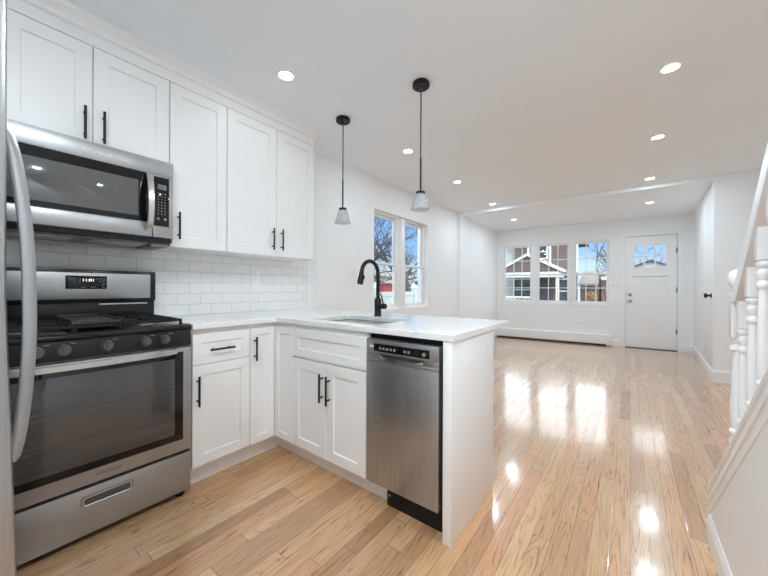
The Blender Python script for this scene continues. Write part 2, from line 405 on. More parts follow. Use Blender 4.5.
    def build(s, name, m, parent=None, local=False, smooth=True, angle=35):
        me = bpy.data.meshes.new(name)
        bmesh.ops.recalc_face_normals(s.bm, faces=s.bm.faces)
        if parent is not None and not local:
            r = rootof(parent)
            Mi = (Matrix.Translation(r.location) @ Matrix.Rotation(r.rotation_euler.z, 4, 'Z')).inverted()
            s.bm.transform(Mi)
        s.bm.to_mesh(me); s.bm.free()
        for q in (m if isinstance(m, (list, tuple)) else [m]): me.materials.append(MATS[q])
        if smooth:
            for p in me.polygons: p.use_smooth = True
            me.set_sharp_from_angle(angle=math.radians(angle))
        o = bpy.data.objects.new(name, me); COL.objects.link(o)
        if parent is not None: o.parent = parent
        return o

def struct(name, mb, m, **k):
    o = mb.build(name, m, **k); o['kind'] = 'structure'; return o

def copy_tree(o, parent=None):
    c = o.copy(); COL.objects.link(c)
    if parent is not None: c.parent = parent
    for ch in list(o.children): copy_tree(ch, c)
    return c

def text(name, body, size, loc, rot, m, parent, ext=0.0004, sx=1.0):
    cu = bpy.data.curves.new(name, 'FONT'); cu.body = body; cu.size = size; cu.extrude = ext; cu.align_x = 'CENTER'; cu.align_y = 'CENTER'
    cu.materials.append(MATS[m])
    o = bpy.data.objects.new(name, cu); COL.objects.link(o)
    me = bpy.data.meshes.new_from_object(o); me.name = name
    bpy.data.objects.remove(o); o = bpy.data.objects.new(name, me); COL.objects.link(o)
    o.parent = parent; r = rootof(parent); o.location = Vector(loc) - r.location; o.rotation_euler = rot; o.scale = (sx, 1, 1)
    return o
FACE_X = (PI / 2, 0, PI / 2)      # lettering that faces +x
FACE_Y = (PI / 2, 0, 0)           # lettering that faces -y

def pull(c, axis, n, length, parent, name='handle'):
    """black bar pull centred at c on the door face; axis along the bar, n outwards"""
    c, a, n = Vector(c), Vector(axis), Vector(n); mb = MB(); st = 0.030
    mb.cyl(c + n * st - a * length / 2, c + n * st + a * length / 2, 0.006, seg=12)
    for s in (-1, 1): mb.cyl(c + a * s * length * 0.33, c + n * st + a * s * length * 0.33, 0.0048, seg=10)
    return mb.build(name, 'black_matte', parent)

# ------------------------------------------------------------------ room shell
ZC, ZF, YM = 2.488, 2.44, 5.49
XR = 3.95
YB = -0.78
A = Vector((0.06, 7.53, 0)); B = Vector((3.41, 7.76, 0)); FU = (B - A).normalized(); FN = Vector((-FU.y, FU.x, 0)); FROT = math.atan2(FU.y, FU.x)
RC = Vector((3.32, YM, 0))
WINDOW_LEFT = (3.08, 4.412, 0.835, 2.10)

fl = MB(); fl.box(-0.12, 4.1, YB - 0.1, 8.0, -0.06, 0.0)
struct('floor', fl, 'oak_strip_floor')

ce = MB()
ce.prism([(YB - 0.1, ZC), (YM + 0.003, ZC), (YM + 0.003, ZF), (8.0, ZF), (8.0, ZC + 0.15), (YB - 0.1, ZC + 0.15)], 'x', -0.15, 4.1)
struct('ceiling', ce, 'ceiling_paint', angle=20)

# left wall with the window opening
y0, y1, z0, z1 = WINDOW_LEFT
wl = MB()
wl.box(-0.14, 0, YB - 0.1, y0, 0, ZC + 0.02); wl.box(-0.14, 0, y1, YM, 0, ZC + 0.02)
wl.box(-0.14, 0, y0, y1, 0, z0); wl.box(-0.14, 0, y0, y1, z1, ZC + 0.02)
bmesh.ops.remove_doubles(wl.bm, verts=wl.bm.verts, dist=1e-5)
struct('wall_left', wl, 'wall_paint')
wf = MB(); wf.box(-0.14, 0.06, YM, 7.75, 0, ZF + 0.02)
struct('wall_left_far', wf, 'wall_paint')

# far wall, in its own frame: u along the wall, v into the room is negative
WIN = [(0.135, 0.762), (0.842, 1.476), (1.532, 2.148)]
WZ0, WZ1 = 0.800, 2.085
DS0, DS1, DZ = 2.396, 3.141, 2.105
LEN = (B - A).length
far = bpy.data.objects.new('wall_far_frame', None)
def FW(mb, name, m, parent=None, **k):
    """build a mesh written in the far wall's own frame"""
    if parent is None:
        o = mb.build(name, m, **k); o.location = A; o.rotation_euler = (0, 0, FROT); return o
    return mb.build(name, m, parent, local=True, **k)
bpy.data.objects.remove(far)
fw = MB()
xs = [-0.15]; holes = [(a, b, WZ0, WZ1) for a, b in WIN] + [(DS0, DS1, 0.0, DZ)]
prev = -0.2
for a, b, c, d in holes:
    fw.box(prev, a, 0, 0.14, 0, ZF + 0.02)
    if c > 0: fw.box(a, b, 0, 0.14, 0, c)
    fw.box(a, b, 0, 0.14, d, ZF + 0.02)
    prev = b
fw.box(prev, LEN + 0.3, 0, 0.14, 0, ZF + 0.02)
bmesh.ops.remove_doubles(fw.bm, verts=fw.bm.verts, dist=1e-5)
o = FW(fw, 'wall_far', 'wall_paint'); o['kind'] = 'structure'

# right side: entry wall that stands out, and the wall beyond the stairs
rw = MB()
rw.prism([(RC.x, RC.y), (4.1, RC.y), (4.1, 8.0), (B.x, 8.0), (B.x, B.y)], 'z', 0, ZC + 0.02)
struct('wall_right_far', rw, 'wall_paint')
rw = MB(); rw.box(XR, 4.1, YB - 0.1, YM, 0, ZC + 0.02)
struct('wall_right', rw, 'wall_paint')
bw = MB(); bw.box(-0.14, 4.1, YB - 0.12, YB, 0, ZC + 0.02)
struct('wall_back', bw, 'wall_paint')
RD = (B - RC).normalized(); RN = Vector((-RD.y, RD.x, 0))      # along the entry wall; RN faces the room

# baseboards
def board(mb, p, q, n, h=0.13, t=0.016):
    p, q, n = Vector(p), Vector(q), Vector(n)
    prof = [(0, 0), (t, 0), (t, h - 0.03), (t * 0.75, h - 0.018), (t * 0.45, h - 0.008), (t * 0.35, h), (0, h)]
    mb.rings([[w + n * a + Vector((0, 0, b)) for a, b in prof] for w in (p, q)])
bb = MB(); board(bb, RC + Vector((-0.016, 0, 0)), (XR, YM, 0), (0, -1, 0), 0.15)
struct('baseboard_right', bb, 'trim_paint', smooth=False)
bb = MB(); board(bb, RC + RD * 0.002, B - RD * 0.005, RN)
struct('baseboard_right_far', bb, 'trim_paint', smooth=False)
bb = MB(); board(bb, A + FU * (DS1 + 0.075), B - FU * 0.005, -FN)
struct('baseboard_far', bb, 'trim_paint', smooth=False)
bb = MB(); board(bb, A + FU * 2.19, A + FU * (DS0 - 0.075), -FN)
struct('baseboard_far_short', bb, 'trim_paint', smooth=False)
bb = MB(); board(bb, (0, 1.80, 0), (0, YM, 0), (1, 0, 0))
struct('baseboard_left', bb, 'trim_paint', smooth=False)
bb = MB(); board(bb, (0.06, YM, 0), (0.06, 7.5, 0), (1, 0, 0))
struct('baseboard_left_far', bb, 'trim_paint', smooth=False)

# ------------------------------------------------------------------ windows
def double_hung(root, u0, u1, z0, z1, zm, v0, muntins, local=True):
    """a double-hung unit in a wall frame: u along, v outwards (v0 = room face); parts under root"""
    def P(mb, name, m, par): return mb.build(name, m, par, local=local)
    fr = MB(); t = 0.022
    fr.box(u0, u0 + t, v0, v0 + 0.075, z0, z1); fr.box(u1 - t, u1, v0, v0 + 0.075, z0, z1)
    fr.box(u0 + t, u1 - t, v0, v0 + 0.075, z1 - t, z1); fr.box(u0 + t, u1 - t, v0, v0 + 0.075, z0, z0 + t * 1.3)
    P(fr, 'window_frame', 'vinyl_white', root)
    for (a, b, w0, nm) in ((z0 + t * 1.3, zm + 0.018, v0 + 0.012, 'lower_sash'), (zm - 0.018, z1 - t, v0 + 0.040, 'upper_sash')):
        s = MB(); q = 0.030; c, d = u0 + t + 0.001, u1 - t - 0.001
        s.box(c, c + q, w0, w0 + 0.026, a, b, 0.002); s.box(d - q, d, w0, w0 + 0.026, a, b, 0.002)
        s.box(c + q, d - q, w0, w0 + 0.026, a, a + q, 0.002); s.box(c + q, d - q, w0, w0 + 0.026, b - q, b, 0.002)
        so = P(s, nm, 'vinyl_white', root)
        g = MB(); g.box(c + q, d - q, w0 + 0.010, w0 + 0.014, a + q, b - q)
        P(g, 'pane', 'window_glass', so)
        if muntins:
            m = MB(); W, H = (d - c - 2 * q), (b - a - 2 * q)
            for k in (1, 2): m.box(c + q + W * k / 3 - 0.008, c + q + W * k / 3 + 0.008, w0 + 0.004, w0 + 0.020, a + q, b - q)
            m.box(c + q, d - q, w0 + 0.005, w0 + 0.019, a + q + H / 2 - 0.008, a + q + H / 2 + 0.008)
            P(m, 'muntin_grid', 'vinyl_white', so)
    lk = MB(); lk.box((u0 + u1) / 2 - 0.03, (u0 + u1) / 2 + 0.03, v0 + 0.012, v0 + 0.03, zm + 0.019, zm + 0.034, 0.003)
    P(lk, 'sash_lock', 'vinyl_white', root)

for i, (a, b) in enumerate(WIN):
    r = thing('window_%d' % (i + 1), A, ['white grid double-hung window furthest from the front door', 'white grid double-hung window, middle one of the three', 'white grid double-hung window beside the front door'][i], 'window', 'grid windows in the far wall', FROT, 'structure')
    double_hung(r, a, b, WZ0, WZ1, 1.412, 0.012, True)
    c = MB(); w = 0.034; t = 0.012
    c.box(a - w, a, -t, 0, WZ0 - w, WZ1 + w); c.box(b, b + w, -t, 0, WZ0 - w, WZ1 + w)
    c.box(a, b, -t, 0, WZ1, WZ1 + w); c.box(a, b, -t, 0, WZ0 - w, WZ0)
    c.build('casing', 'trim_paint', r, local=True)

# twin window over the peninsula: frame's u runs along +y, v runs to -x
LROT = PI / 2
ym0, ym1 = 3.675, 3.835
for i, (a, b) in enumerate(((y0, ym0), (ym1, y1))):
    r = thing('window_%d' % (4 + i), (0, 0, 0), ['plain double-hung window half behind the black faucet', 'plain double-hung window right of the faucet, showing the fence post'][i], 'window', 'twin windows beyond the peninsula', LROT, 'structure')
    double_hung(r, a, b, z0, z1, 1.435, 0.058, False)
mu = MB(); mu.box(-0.125, -0.045, ym0, ym1, z0, z1, 0.004)
mu.box(-0.050, -0.030, ym0 + 0.03, ym1 - 0.03, z0, z1, 0.003)
struct('trim_1', mu, 'vinyl_white')

# ------------------------------------------------------------------ front door and entry wall door
r = thing('door_1', A, 'white front door with six small panes of glass', 'door', None, FROT, 'structure')
d = MB(); a, b = DS0 + 0.004, DS1 - 0.004
L0, L1, H0, H1 = 2.522, 2.998, 1.512, 1.932
d.box(a, L0, 0.012, 0.056, 0.012, DZ - 0.004); d.box(L1, b, 0.012, 0.056, 0.012, DZ - 0.004)
d.box(L0, L1, 0.012, 0.056, H1, DZ - 0.004); d.box(L0, L1, 0.012, 0.056, 1.345, H0)
for q0, q1 in ((L0, 2.70), (2.82, L1)): d.box(q0, q1, 0.020, 0.050, 0.24, 1.345)
d.box(2.70, 2.82, 0.012, 0.056, 0.24, 1.345); d.box(L0, L1, 0.012, 0.056, 0.012, 0.24)
slab = d.build('door_slab', 'trim_paint', r, local=True)
g = MB(); g.box(L0, L1, 0.032, 0.036, H0, H1); g.build('pane', 'window_glass', slab, local=True)
m = MB(); W_, H_ = L1 - L0, H1 - H0
m.box(L0 - 0.012, L0 + 0.012, 0.006, 0.060, H0 - 0.012, H1 + 0.012); m.box(L1 - 0.012, L1 + 0.012, 0.006, 0.060, H0 - 0.012, H1 + 0.012)
m.box(L0, L1, 0.006, 0.060, H1 - 0.012, H1 + 0.012); m.box(L0, L1, 0.006, 0.060, H0 - 0.012, H0 + 0.012)
for k in (1, 2): m.box(L0 + W_ * k / 3 - 0.011, L0 + W_ * k / 3 + 0.011, 0.012, 0.056, H0, H1)
m.box(L0, L1, 0.012, 0.056, H0 + H_ / 2 - 0.011, H0 + H_ / 2 + 0.011)
m.build('muntin_grid', 'trim_paint', slab, local=True)
s = MB(); s.box(L0 - 0.03, L1 + 0.03, -0.004, 0.014, 1.352, 1.372, 0.003); s.build('shelf_moulding', 'trim_paint', slab, local=True)
for z, nm in ((0.885, 'knob'), (1.005, 'deadbolt')):
    k = MB()
    prof = [(0.030, 0.0), (0.031, 0.006), (0.012, 0.010), (0.011, 0.030), (0.026, 0.038), (0.029, 0.050), (0.022, 0.062)] if nm == 'knob' else [(0.030, 0.0), (0.030, 0.010), (0.024, 0.016), (0.010, 0.018), (0.008, 0.030)]
    k.rings([[(2.467 + q * math.cos(2 * PI * j / 18), 0.012 - h, z + q * math.sin(2 * PI * j / 18)) for j in range(18)] for q, h in prof])
    k.build(nm, 'nickel', slab, local=True)
for z in (0.347, 1.097, 1.813):
    h = MB(); h.cyl((DS1 - 0.004, 0.004, z - 0.045), (DS1 - 0.004, 0.004, z + 0.045), 0.007, seg=10); h.box(DS1 - 0.016, DS1 + 0.008, 0.006, 0.013, z - 0.045, z + 0.045)
    h.build('hinge', 'hinge_metal', r, local=True)
j = MB()
j.box(DS0 - 0.022, DS0, -0.004, 0.12, 0, DZ + 0.02); j.box(DS1, DS1 + 0.022, -0.004, 0.12, 0, DZ + 0.02); j.box(DS0, DS1, -0.004, 0.12, DZ, DZ + 0.02)
j.box(DS0 - 0.075, DS0 - 0.010, -0.018, 0, 0, DZ + 0.07); j.box(DS1 + 0.010, DS1 + 0.075, -0.018, 0, 0, DZ + 0.07); j.box(DS0 - 0.010, DS1 + 0.010, -0.018, 0, DZ + 0.010, DZ + 0.07)
j.build('door_frame', 'trim_paint', r, local=True)
th = MB(); th.box(DS0, DS1, -0.02, 0.12, 0, 0.012); th.build('threshold', 'bark', r, local=True)

ROT2 = math.atan2(RD.y, RD.x)
r = thing('door_2', RC, 'flush white closet door with a black knob in the entry wall', 'door', None, ROT2, 'structure')
d = MB(); d.box(0.10, 0.90, 0.0005, 0.003, 0.16, 2.33, 0.0005); slab = d.build('door_slab', 'wall_paint', r, local=True)
k = MB(); k.rings([[(0.150 + q * math.cos(2 * PI * i / 18), 0.003 + h, 1.035 + q * math.sin(2 * PI * i / 18)) for i in range(18)] for q, h in [(0.030, 0), (0.031, 0.008), (0.013, 0.012), (0.012, 0.034), (0.027, 0.042), (0.031, 0.056), (0.024, 0.068)]])
k.build('knob', 'black_matte', slab, local=True)

# ------------------------------------------------------------------ kitchen cabinets
XB, YD = 0.62, 1.270          # door faces of the wall run and of the peninsula run
EX, EY, EZ = (1, 0, 0), (0, 1, 0), (0, 0, 1)
NY = (0, -1, 0)
UB, UT, UX = 1.358, 2.352, 0.32

def wall_cabinet(y0, y1, zb, doors, label, handles, ybody=None):
    t = thing('wall_cabinet', (0.16, (y0 + y1) / 2, zb), label, 'cabinet', 'white wall cabinets over the worktop')
    b = MB(); b.box(0.004, UX - 0.020, (ybody if ybody is not None else y0) + 0.001, y1 - 0.001, zb, UT, 0.001)
    b.build('cabinet_body', 'cabinet_white', t)
    for (a, c), hy in zip(doors, handles):
        d = MB(); d.shaker((UX - 0.0195, a, zb + 0.002), EY, EZ, EX, c - a, UT - zb - 0.004, rail=0.064)
        do = d.build('door', 'cabinet_white', t)
        zc = zb + (0.097 if zb > 1.6 else 0.130)
        pull((UX, hy, zc), EZ, EX, 0.165, do)
    return t
wall_cabinet(0.085, 0.745, 1.843, [(0.087, 0.3975), (0.4015, 0.7435)], 'short white wall cabinet directly above the microwave', [0.366, 0.440], ybody=0.0)
wall_cabinet(0.747, 1.092, UB, [(0.749, 1.0905)], 'tall narrow white wall cabinet with one door right of the microwave', [0.792])
wall_cabinet(1.094, 1.855, UB, [(1.0955, 1.478), (1.482, 1.8535)], 'tall white wall cabinet with two doors at the end of the run', [1.442, 1.522])

# crown moulding up to the ceiling
cr = MB()
prof = [(0.0, UT + 0.002), (UX - 0.002, UT + 0.002), (UX - 0.002, UT + 0.058), (UX + 0.010, UT + 0.066), (UX + 0.016, UT + 0.090), (UX + 0.036, UT + 0.116), (UX + 0.042, ZC), (0.0, ZC)]
cr.rings([[(px, 0.0, pz) for px, pz in prof], [(px, 1.855 + max(0, px - UX + 0.002), pz) for px, pz in prof]])
struct('trim_2', cr, 'cabinet_white', angle=20)

def base_cabinet(loc, label, boxes, fronts, toe):
    t = thing('base_cabinet', loc, label, 'cabinet', 'white base cabinets under the worktop')
    b = MB()
    for q in boxes: b.box(*q, 0.001)
    b.build('cabinet_body', 'cabinet_white', t)
    k = MB()
    for q in toe: k.box(*q)
    k.build('toe_kick', 'cabinet_white', t)
    for nm, o, U, N, w, h, rail, hs in fronts:
        d = MB(); d.shaker(o, U, EZ, N, w, h, rail=rail)
        do = d.build(nm, 'cabinet_white', t)
        for c, ax, L in hs: pull(c, ax, N, L, do)
    return t
ZB, ZD, ZT = 0.120, 0.681, 0.855
base_cabinet((0.3, 0.92, 0), 'white base cabinet with one drawer over one door beside the range',
    [(0.02, XB - 0.0195, 0.756, 1.092, ZB - 0.004, 0.884)],
    [('drawer', (XB - 0.019, 0.758, ZD + 0.003), EY, EX, 0.332, ZT - ZD - 0.003, 0.050, [((XB, 0.910, 0.762), EY, 0.140)]),
     ('door', (XB - 0.019, 0.758, ZB), EY, EX, 0.332, ZD - ZB, 0.058, [((XB, 0.781, 0.543), EZ, 0.165)])],
    [(0.05, 0.545, 0.757, 1.092, 0.0, ZB - 0.005)])
base_cabinet((0.3, 1.5, 0), 'white corner base cabinet with two doors meeting at the inside corner',
    [(0.02, XB - 0.0195, 1.094, 1.78, ZB - 0.004, 0.884), (XB - 0.0195, 0.813, YD + 0.0195, 1.78, ZB - 0.004, 0.884)],
    [('door', (XB - 0.019, 1.095, ZB), EY, EX, YD - 1.095 - 0.001, ZT - ZB, 0.042, [((XB, 1.121, 0.728), EZ, 0.150)]),
     ('door', (XB + 0.001, YD + 0.019, ZB), EX, NY, 0.190, ZT - ZB, 0.042, [])],
    [(0.05, 0.545, 1.094, 1.75, 0.0, ZB - 0.005), (0.545, 0.813, 1.352, 1.75, 0.0, ZB - 0.005)])
base_cabinet((1.12, 1.5, 0), 'white sink base cabinet with false drawer front over two doors',
    [(0.8155, 0.833, YD + 0.0195, 1.78, ZB - 0.004, 0.884), (1.410, 1.4275, YD + 0.0195, 1.78, ZB - 0.004, 0.884), (0.833, 1.410, YD + 0.0195, 1.78, ZB - 0.004, ZB + 0.014), (0.833, 1.410, 1.765, 1.78, ZB + 0.014, 0.884), (0.833, 1.410, YD + 0.0195, YD + 0.034, 0.665, 0.884)],
    [('false_drawer_front', (0.8165, YD + 0.019, ZD + 0.003), EX, NY, 0.610, ZT - ZD - 0.003, 0.050, []),
     ('door', (0.8165, YD + 0.019, ZB), EX, NY, 0.306, ZD - 0.010 - ZB, 0.058, [((1.097, YD, 0.535), EZ, 0.165)]),
     ('door', (1.1265, YD + 0.019, ZB), EX, NY, 0.300, ZD - 0.010 - ZB, 0.058, [((1.154, YD, 0.529), EZ, 0.165)])],
    [(0.8155, 1.525, 1.352, 1.75, 0.0, ZB - 0.005)])

# end panel of the peninsula, and its back
t = thing('peninsula_end_panel', (1.89, 1.53, 0), 'plain white end panel of the peninsula beside the dishwasher', 'panel')
b = MB(); b.box(1.869, 1.911, 1.2676, 1.800, 0.0, 0.884, 0.0015); b.build('side_panel', 'cabinet_white', t)
b = MB(); b.box(0.01, 1.868, 1.782, 1.799, 0.0, 0.884, 0.001); b.build('rear_panel', 'cabinet_white', t)

# worktop, with the sink cut out
SX0, SX1, SY0, SY1 = 0.880, 1.420, 1.350, 1.715
CT0, CT1 = 0.885, 0.915
t = MB()
out = [(0.004, 0.748), (0.645, 0.748), (0.645, 1.235), (0.652, 1.254), (0.672, 1.262), (1.919, 1.262), (1.919, 2.055), (0.004, 2.055)]
cut = []
rc = 0.03
for cx_, cy_, a0 in ((SX1 - rc, SY1 - rc, 0), (SX0 + rc, SY1 - rc, 90), (SX0 + rc, SY0 + rc, 180), (SX1 - rc, SY0 + rc, 270)):
    for k in range(5):
        a = math.radians(a0 + 90 * k / 4); cut.append((cx_ + rc * math.cos(a), cy_ + rc * math.sin(a)))
bm = t.bm
def loop(pts, z): return [bm.verts.new((p[0], p[1], z)) for p in pts]
for z in (CT0, CT1):
    vo, vi = loop(out, z), loop(cut, z)
    eds = [bm.edges.new((l[i], l[(i + 1) % len(l)])) for l in (vo, vi) for i in range(len(l))]
    bmesh.ops.triangle_fill(bm, use_beauty=True, use_dissolve=False, edges=eds)
    if z == CT0: lo = (vo, vi)
    else: hi = (vo, vi)
for a, b_ in zip(lo, hi):
    for i in range(len(a)):
        bm.faces.new((a[i], a[(i + 1) % len(a)], b_[(i + 1) % len(a)], b_[i]))
ct = t.build('worktop', 'quartz', None, smooth=False)
bv = ct.modifiers.new('edge', 'BEVEL'); bv.width = 0.0025; bv.segments = 2; bv.limit_method = 'ANGLE'; bv.angle_limit = math.radians(50)
tag(ct, 'white quartz worktop running along the wall and out over the peninsula', 'worktop')

# undermount sink
s = thing('sink', (1.15, 1.53, 0.7), 'undermount stainless steel sink set into the peninsula worktop', 'sink')
b = MB(); bm = b.bm
def rr(ins, z, r=0.03):
    pts = []
    x0_, x1_, y0_, y1_ = SX0 + ins, SX1 - ins, SY0 + ins, SY1 - ins
    for cx_, cy_, a0 in ((x1_ - r, y1_ - r, 0), (x0_ + r, y1_ - r, 90), (x0_ + r, y0_ + r, 180), (x1_ - r, y0_ + r, 270)):
        for k in range(5):
            a = math.radians(a0 + 90 * k / 4); pts.append((cx_ + r * math.cos(a), cy_ + r * math.sin(a), z))
    return pts
b.rings([rr(-0.02, 0.884), rr(-0.002, 0.884), rr(0.004, 0.72), rr(0.02, 0.70, 0.02), rr(0.02, 0.697, 0.02), rr(-0.006, 0.72), rr(-0.006, 0.880), rr(-0.02, 0.880)])
b.build('basin', 'sink_steel', s)
b = MB(); b.lathe([(0.045, 0.7005), (0.045, 0.703), (0.030, 0.7045), (0.0, 0.7045)], (1.15, 1.53, 0), cap=False); b.build('drain', 'steel_bright', s)

# black pull-down faucet
f = thing('faucet', (1.09, 1.79, CT1), 'matte black pull-down gooseneck kitchen faucet behind the sink', 'faucet')
b = MB(); b.lathe([(0.027, 0.0), (0.028, 0.004), (0.024, 0.010), (0.024, 0.055), (0.0245, 0.058), (0.0245, 0.118), (0.021, 0.124), (0.015, 0.128)], (1.09, 1.79, CT1), 24)
b.build('faucet_base', 'black_matte', f)
b = MB(); pts = [(1.09, 1.79, 1.035), (1.09, 1.79, 1.215)]
R_ = 0.083; ddx, ddy = -0.05, -0.9987
for k in range(1, 15):
    a = PI * k / 15 * 1.04; q = R_ * (1 - math.cos(a)); pts.append((1.09 + ddx * q, 1.79 + ddy * q, 1.215 + R_ * 1.03 * math.sin(a)))
b.tube(pts, 0.0135, 14); b.build('spout', 'black_matte', f)
e_ = Vector(pts[-1]); dn = (e_ - Vector(pts[-2])).normalized()
b = MB(); b.tube([e_ - dn * 0.006, e_ + dn * 0.010, e_ + dn * 0.024, e_ + dn * 0.060, e_ + dn * 0.085], [0.0145, 0.0165, 0.017, 0.0205, 0.0195], 16)
b.box(e_.x + 0.012, e_.x + 0.022, e_.y - 0.006, e_.y + 0.006, e_.z - 0.050, e_.z - 0.022, 0.002)
b.build('spray_head', 'black_matte', f)
b = MB(); b.cyl((1.10, 1.79, 0.985), (1.155, 1.795, 0.985), 0.0195, seg=20); b.tube([(1.135, 1.795, 1.000), (1.118, 1.797, 1.055), (1.106, 1.799, 1.078)], [0.006, 0.0045, 0.004], 8)
b.build('lever_handle', 'black_matte', f)

# tiled backsplash
b = MB(); b.box(0.0005, 0.011, -0.35, 1.855, 0.9155, 1.3575); b.box(0.0005, 0.011, 1.855, 2.042, 0.9155, 1.38)
bo = b.build('backsplash', 'subway_tile', None, smooth=False)
tag(bo, 'white subway tile backsplash between the worktop and wall cabinets', 'backsplash')

def plate(name, root_loc, label, cat, c, U, N, w, h, kind, group=None):
    t = thing(name, root_loc, label, cat, group); c, U, N = Vector(c), Vector(U), Vector(N); V = Vector(EZ)
    m = MB(); R = []
    for ins, d in ((0, 0), (0, 0.004), (0.004, 0.006)):
        R.append([c + U * a + V * b + N * d for a, b in ((-w / 2 + ins, -h / 2 + ins), (w / 2 - ins, -h / 2 + ins), (w / 2 - ins, h / 2 - ins), (-w / 2 + ins, h / 2 - ins))])
    m.rings(R); m.build('cover_plate', 'vinyl_white', t)
    for dz in ((0.02, -0.02) if kind == 'outlet' else (0,)):
        q = MB(); hh = 0.014 if kind == 'outlet' else 0.033; R = []
        for ins, d in ((0, 0.005), (0, 0.0075), (0.002, 0.0085)):
            R.append([c + V * dz + U * a + V * b + N * d for a, b in ((-0.016 + ins, -hh + ins), (0.016 - ins, -hh + ins), (0.016 - ins, hh - ins), (-0.016 + ins, hh - ins))])
        q.rings(R); q.build('socket' if kind == 'outlet' else 'rocker', 'trim_paint', t)
        if kind == 'outlet':
            for su in (-0.006, 0.006):
                s_ = MB(); p = c + V * dz + U * su
                s_.rings([[p + U * a + V * b + N * d for a, b in ((-0.001, -0.005), (0.001, -0.005), (0.001, 0.005), (-0.001, 0.005))] for d in (0.008, 0.0088)])
                s_.build('slot', 'lettering_dark', t)
    return t
plate('outlet', (0.011, 1.488, 1.2), 'white outlet plate on the subway tile backsplash', 'outlet', (0.011, 1.488, 1.200), EY, EX, 0.07, 0.115, 'outlet')
P = A + FU * 2.245 + Vector((0, 0, 1.188)); plate('light_switch', P, 'white light switch plate left of the front door', 'switch', P, FU, -FN, 0.115, 0.08, 'switch')
P = A + FU * 1.673 + Vector((0, 0, 0.434)); plate('outlet', P, 'white outlet plate low on the wall above the baseboard heater', 'outlet', P, FU, -FN, 0.115, 0.07, 'outlet')

# ------------------------------------------------------------------ dishwasher
DX0, DX1 = 1.435, 1.851
d = thing('dishwasher', (1.645, 1.5, 0), 'slim stainless steel dishwasher built in at the end of the peninsula', 'dishwasher')
b = MB(); b.box(1.431, 1.864, 1.305, 1.77, 0.118, 0.880); b.box(1.5265, 1.864, 1.325, 1.77, 0.0, 0.118); b.build('body', 'black_matte', d)
b = MB(); b.box(DX0, DX1, 1.262, 1.304, 0.125, 0.745, 0.004); do = b.build('door', 'steel_upright', d)
b = MB(); b.box(DX0, DX1, 1.262, 1.304, 0.7465, 0.7615, 0.002); b.box(DX0, DX0 + 0.085, 1.262, 1.304, 0.7615, 0.786, 0.002); b.box(DX1 - 0.075, DX1, 1.262, 1.304, 0.7615, 0.786, 0.002); b.box(DX0, DX1, 1.262, 1.304, 0.786, 0.856, 0.003)
b.build('control_fascia', 'steel', d)
b = MB(); b.box(DX0 + 0.085, DX1 - 0.075, 1.296, 1.303, 0.7615, 0.786); b.build('pocket_recess', 'steel_dark', d)
b = MB(); b.ribbon([(DX0 + 0.09, 1.268, 0.772), (DX0 + 0.13, 1.257, 0.764), (DX1 - 0.12, 1.257, 0.764), (DX1 - 0.08, 1.268, 0.772)], 0.012, 0.008, EZ); b.build('pocket_handle', 'steel_bright', d)
b = MB(); b.box(DX0 + 0.05, DX1 - 0.045, 1.2595, 1.2625, 0.797, 0.836, 0.001); cp = b.build('control_strip', 'black_glass', d)
for k, q in enumerate((1.52, 1.542, 1.564, 1.586, 1.608, 1.668, 1.690)):
    b = MB(); b.box(q, q + 0.013, 1.2580, 1.2600, 0.808, 0.820, 0.0008); b.build('button', 'grey_plastic', cp)
b = MB(); b.box(1.722, 1.752, 1.2582, 1.2600, 0.806, 0.826); b.build('display', 'black_enamel', cp)
b = MB(); b.cyl((1.778, 1.2600, 0.814), (1.778, 1.2575, 0.814), 0.009, seg=18); b.build('button', 'grey_plastic', cp)
b = MB(); b.box(DX0 + 0.025, DX0 + 0.072, 1.2605, 1.2622, 0.815, 0.826); b.build('energy_badge', 'lettering_white', d)
b = MB(); b.cyl((1.544, 1.3245, 0.055), (1.544, 1.322, 0.055), 0.005, seg=12); b.build('screw', 'steel_bright', d)

# ------------------------------------------------------------------ microwave over the range
MY0, MY1, MX = -0.015, 0.744, 0.385
m = thing('microwave', (0.2, 0.36, 1.36), 'stainless steel over-the-range microwave with black glass door', 'microwave')
b = MB(); b.box(0.012, MX - 0.020, MY0, MY1, 1.372, 1.838, 0.002); b.build('body', 'black_enamel', m)
ZM0, ZM1 = 1.398, 1.838
b = MB(); b.box(MX - 0.020, MX, MY0, MY1, 1.752, ZM1, 0.003); b.build('vent_fascia', 'steel', m)
text('lettering', 'Whirlpool', 0.026, (MX + 0.0003, 0.405, 1.792), FACE_X, 'lettering_white', m, sx=1.05)
b = MB(); DYE = 0.640
b.box(MX - 0.020, MX, MY0, DYE, ZM0, 1.476, 0.003); b.box(MX - 0.020, MX - 0.001, MY0, DYE, 1.476, 1.751)
do = b.build('door', ['steel'], m)
b = MB(); b.box(MX - 0.0012, MX + 0.0015, MY0 + 0.01, DYE - 0.001, 1.478, 1.750, 0.001); b.build('glass', 'black_glass', do)
b = MB(); b.box(MX + 0.0012, MX + 0.0022, MY0 + 0.05, 0.575, 1.505, 1.700, 0.0004); b.build('window_pane', 'window_mesh_glass', do)
b = MB(); pts = [(MX + 0.002, 0.622, 1.430)]
for k in range(13):
    u = k / 12; pts.append((MX + 0.012 + 0.034 * math.sin(PI * u) ** 0.7, 0.622, 1.440 + 0.300 * u))
pts.append((MX + 0.002, 0.622, 1.750))
b.ribbon(pts, 0.030, 0.012, EY); b.build('handle', 'steel_bright', do)
b = MB(); b.box(MX - 0.020, MX, DYE + 0.003, MY1, ZM0, 1.751, 0.003); cpo = b.build('control_frame', 'steel', m)
b = MB(); b.box(MX - 0.001, MX + 0.0018, DYE + 0.006, 0.722, 1.462, 1.742, 0.0012); cp = b.build('control_panel', 'black_glass', m)
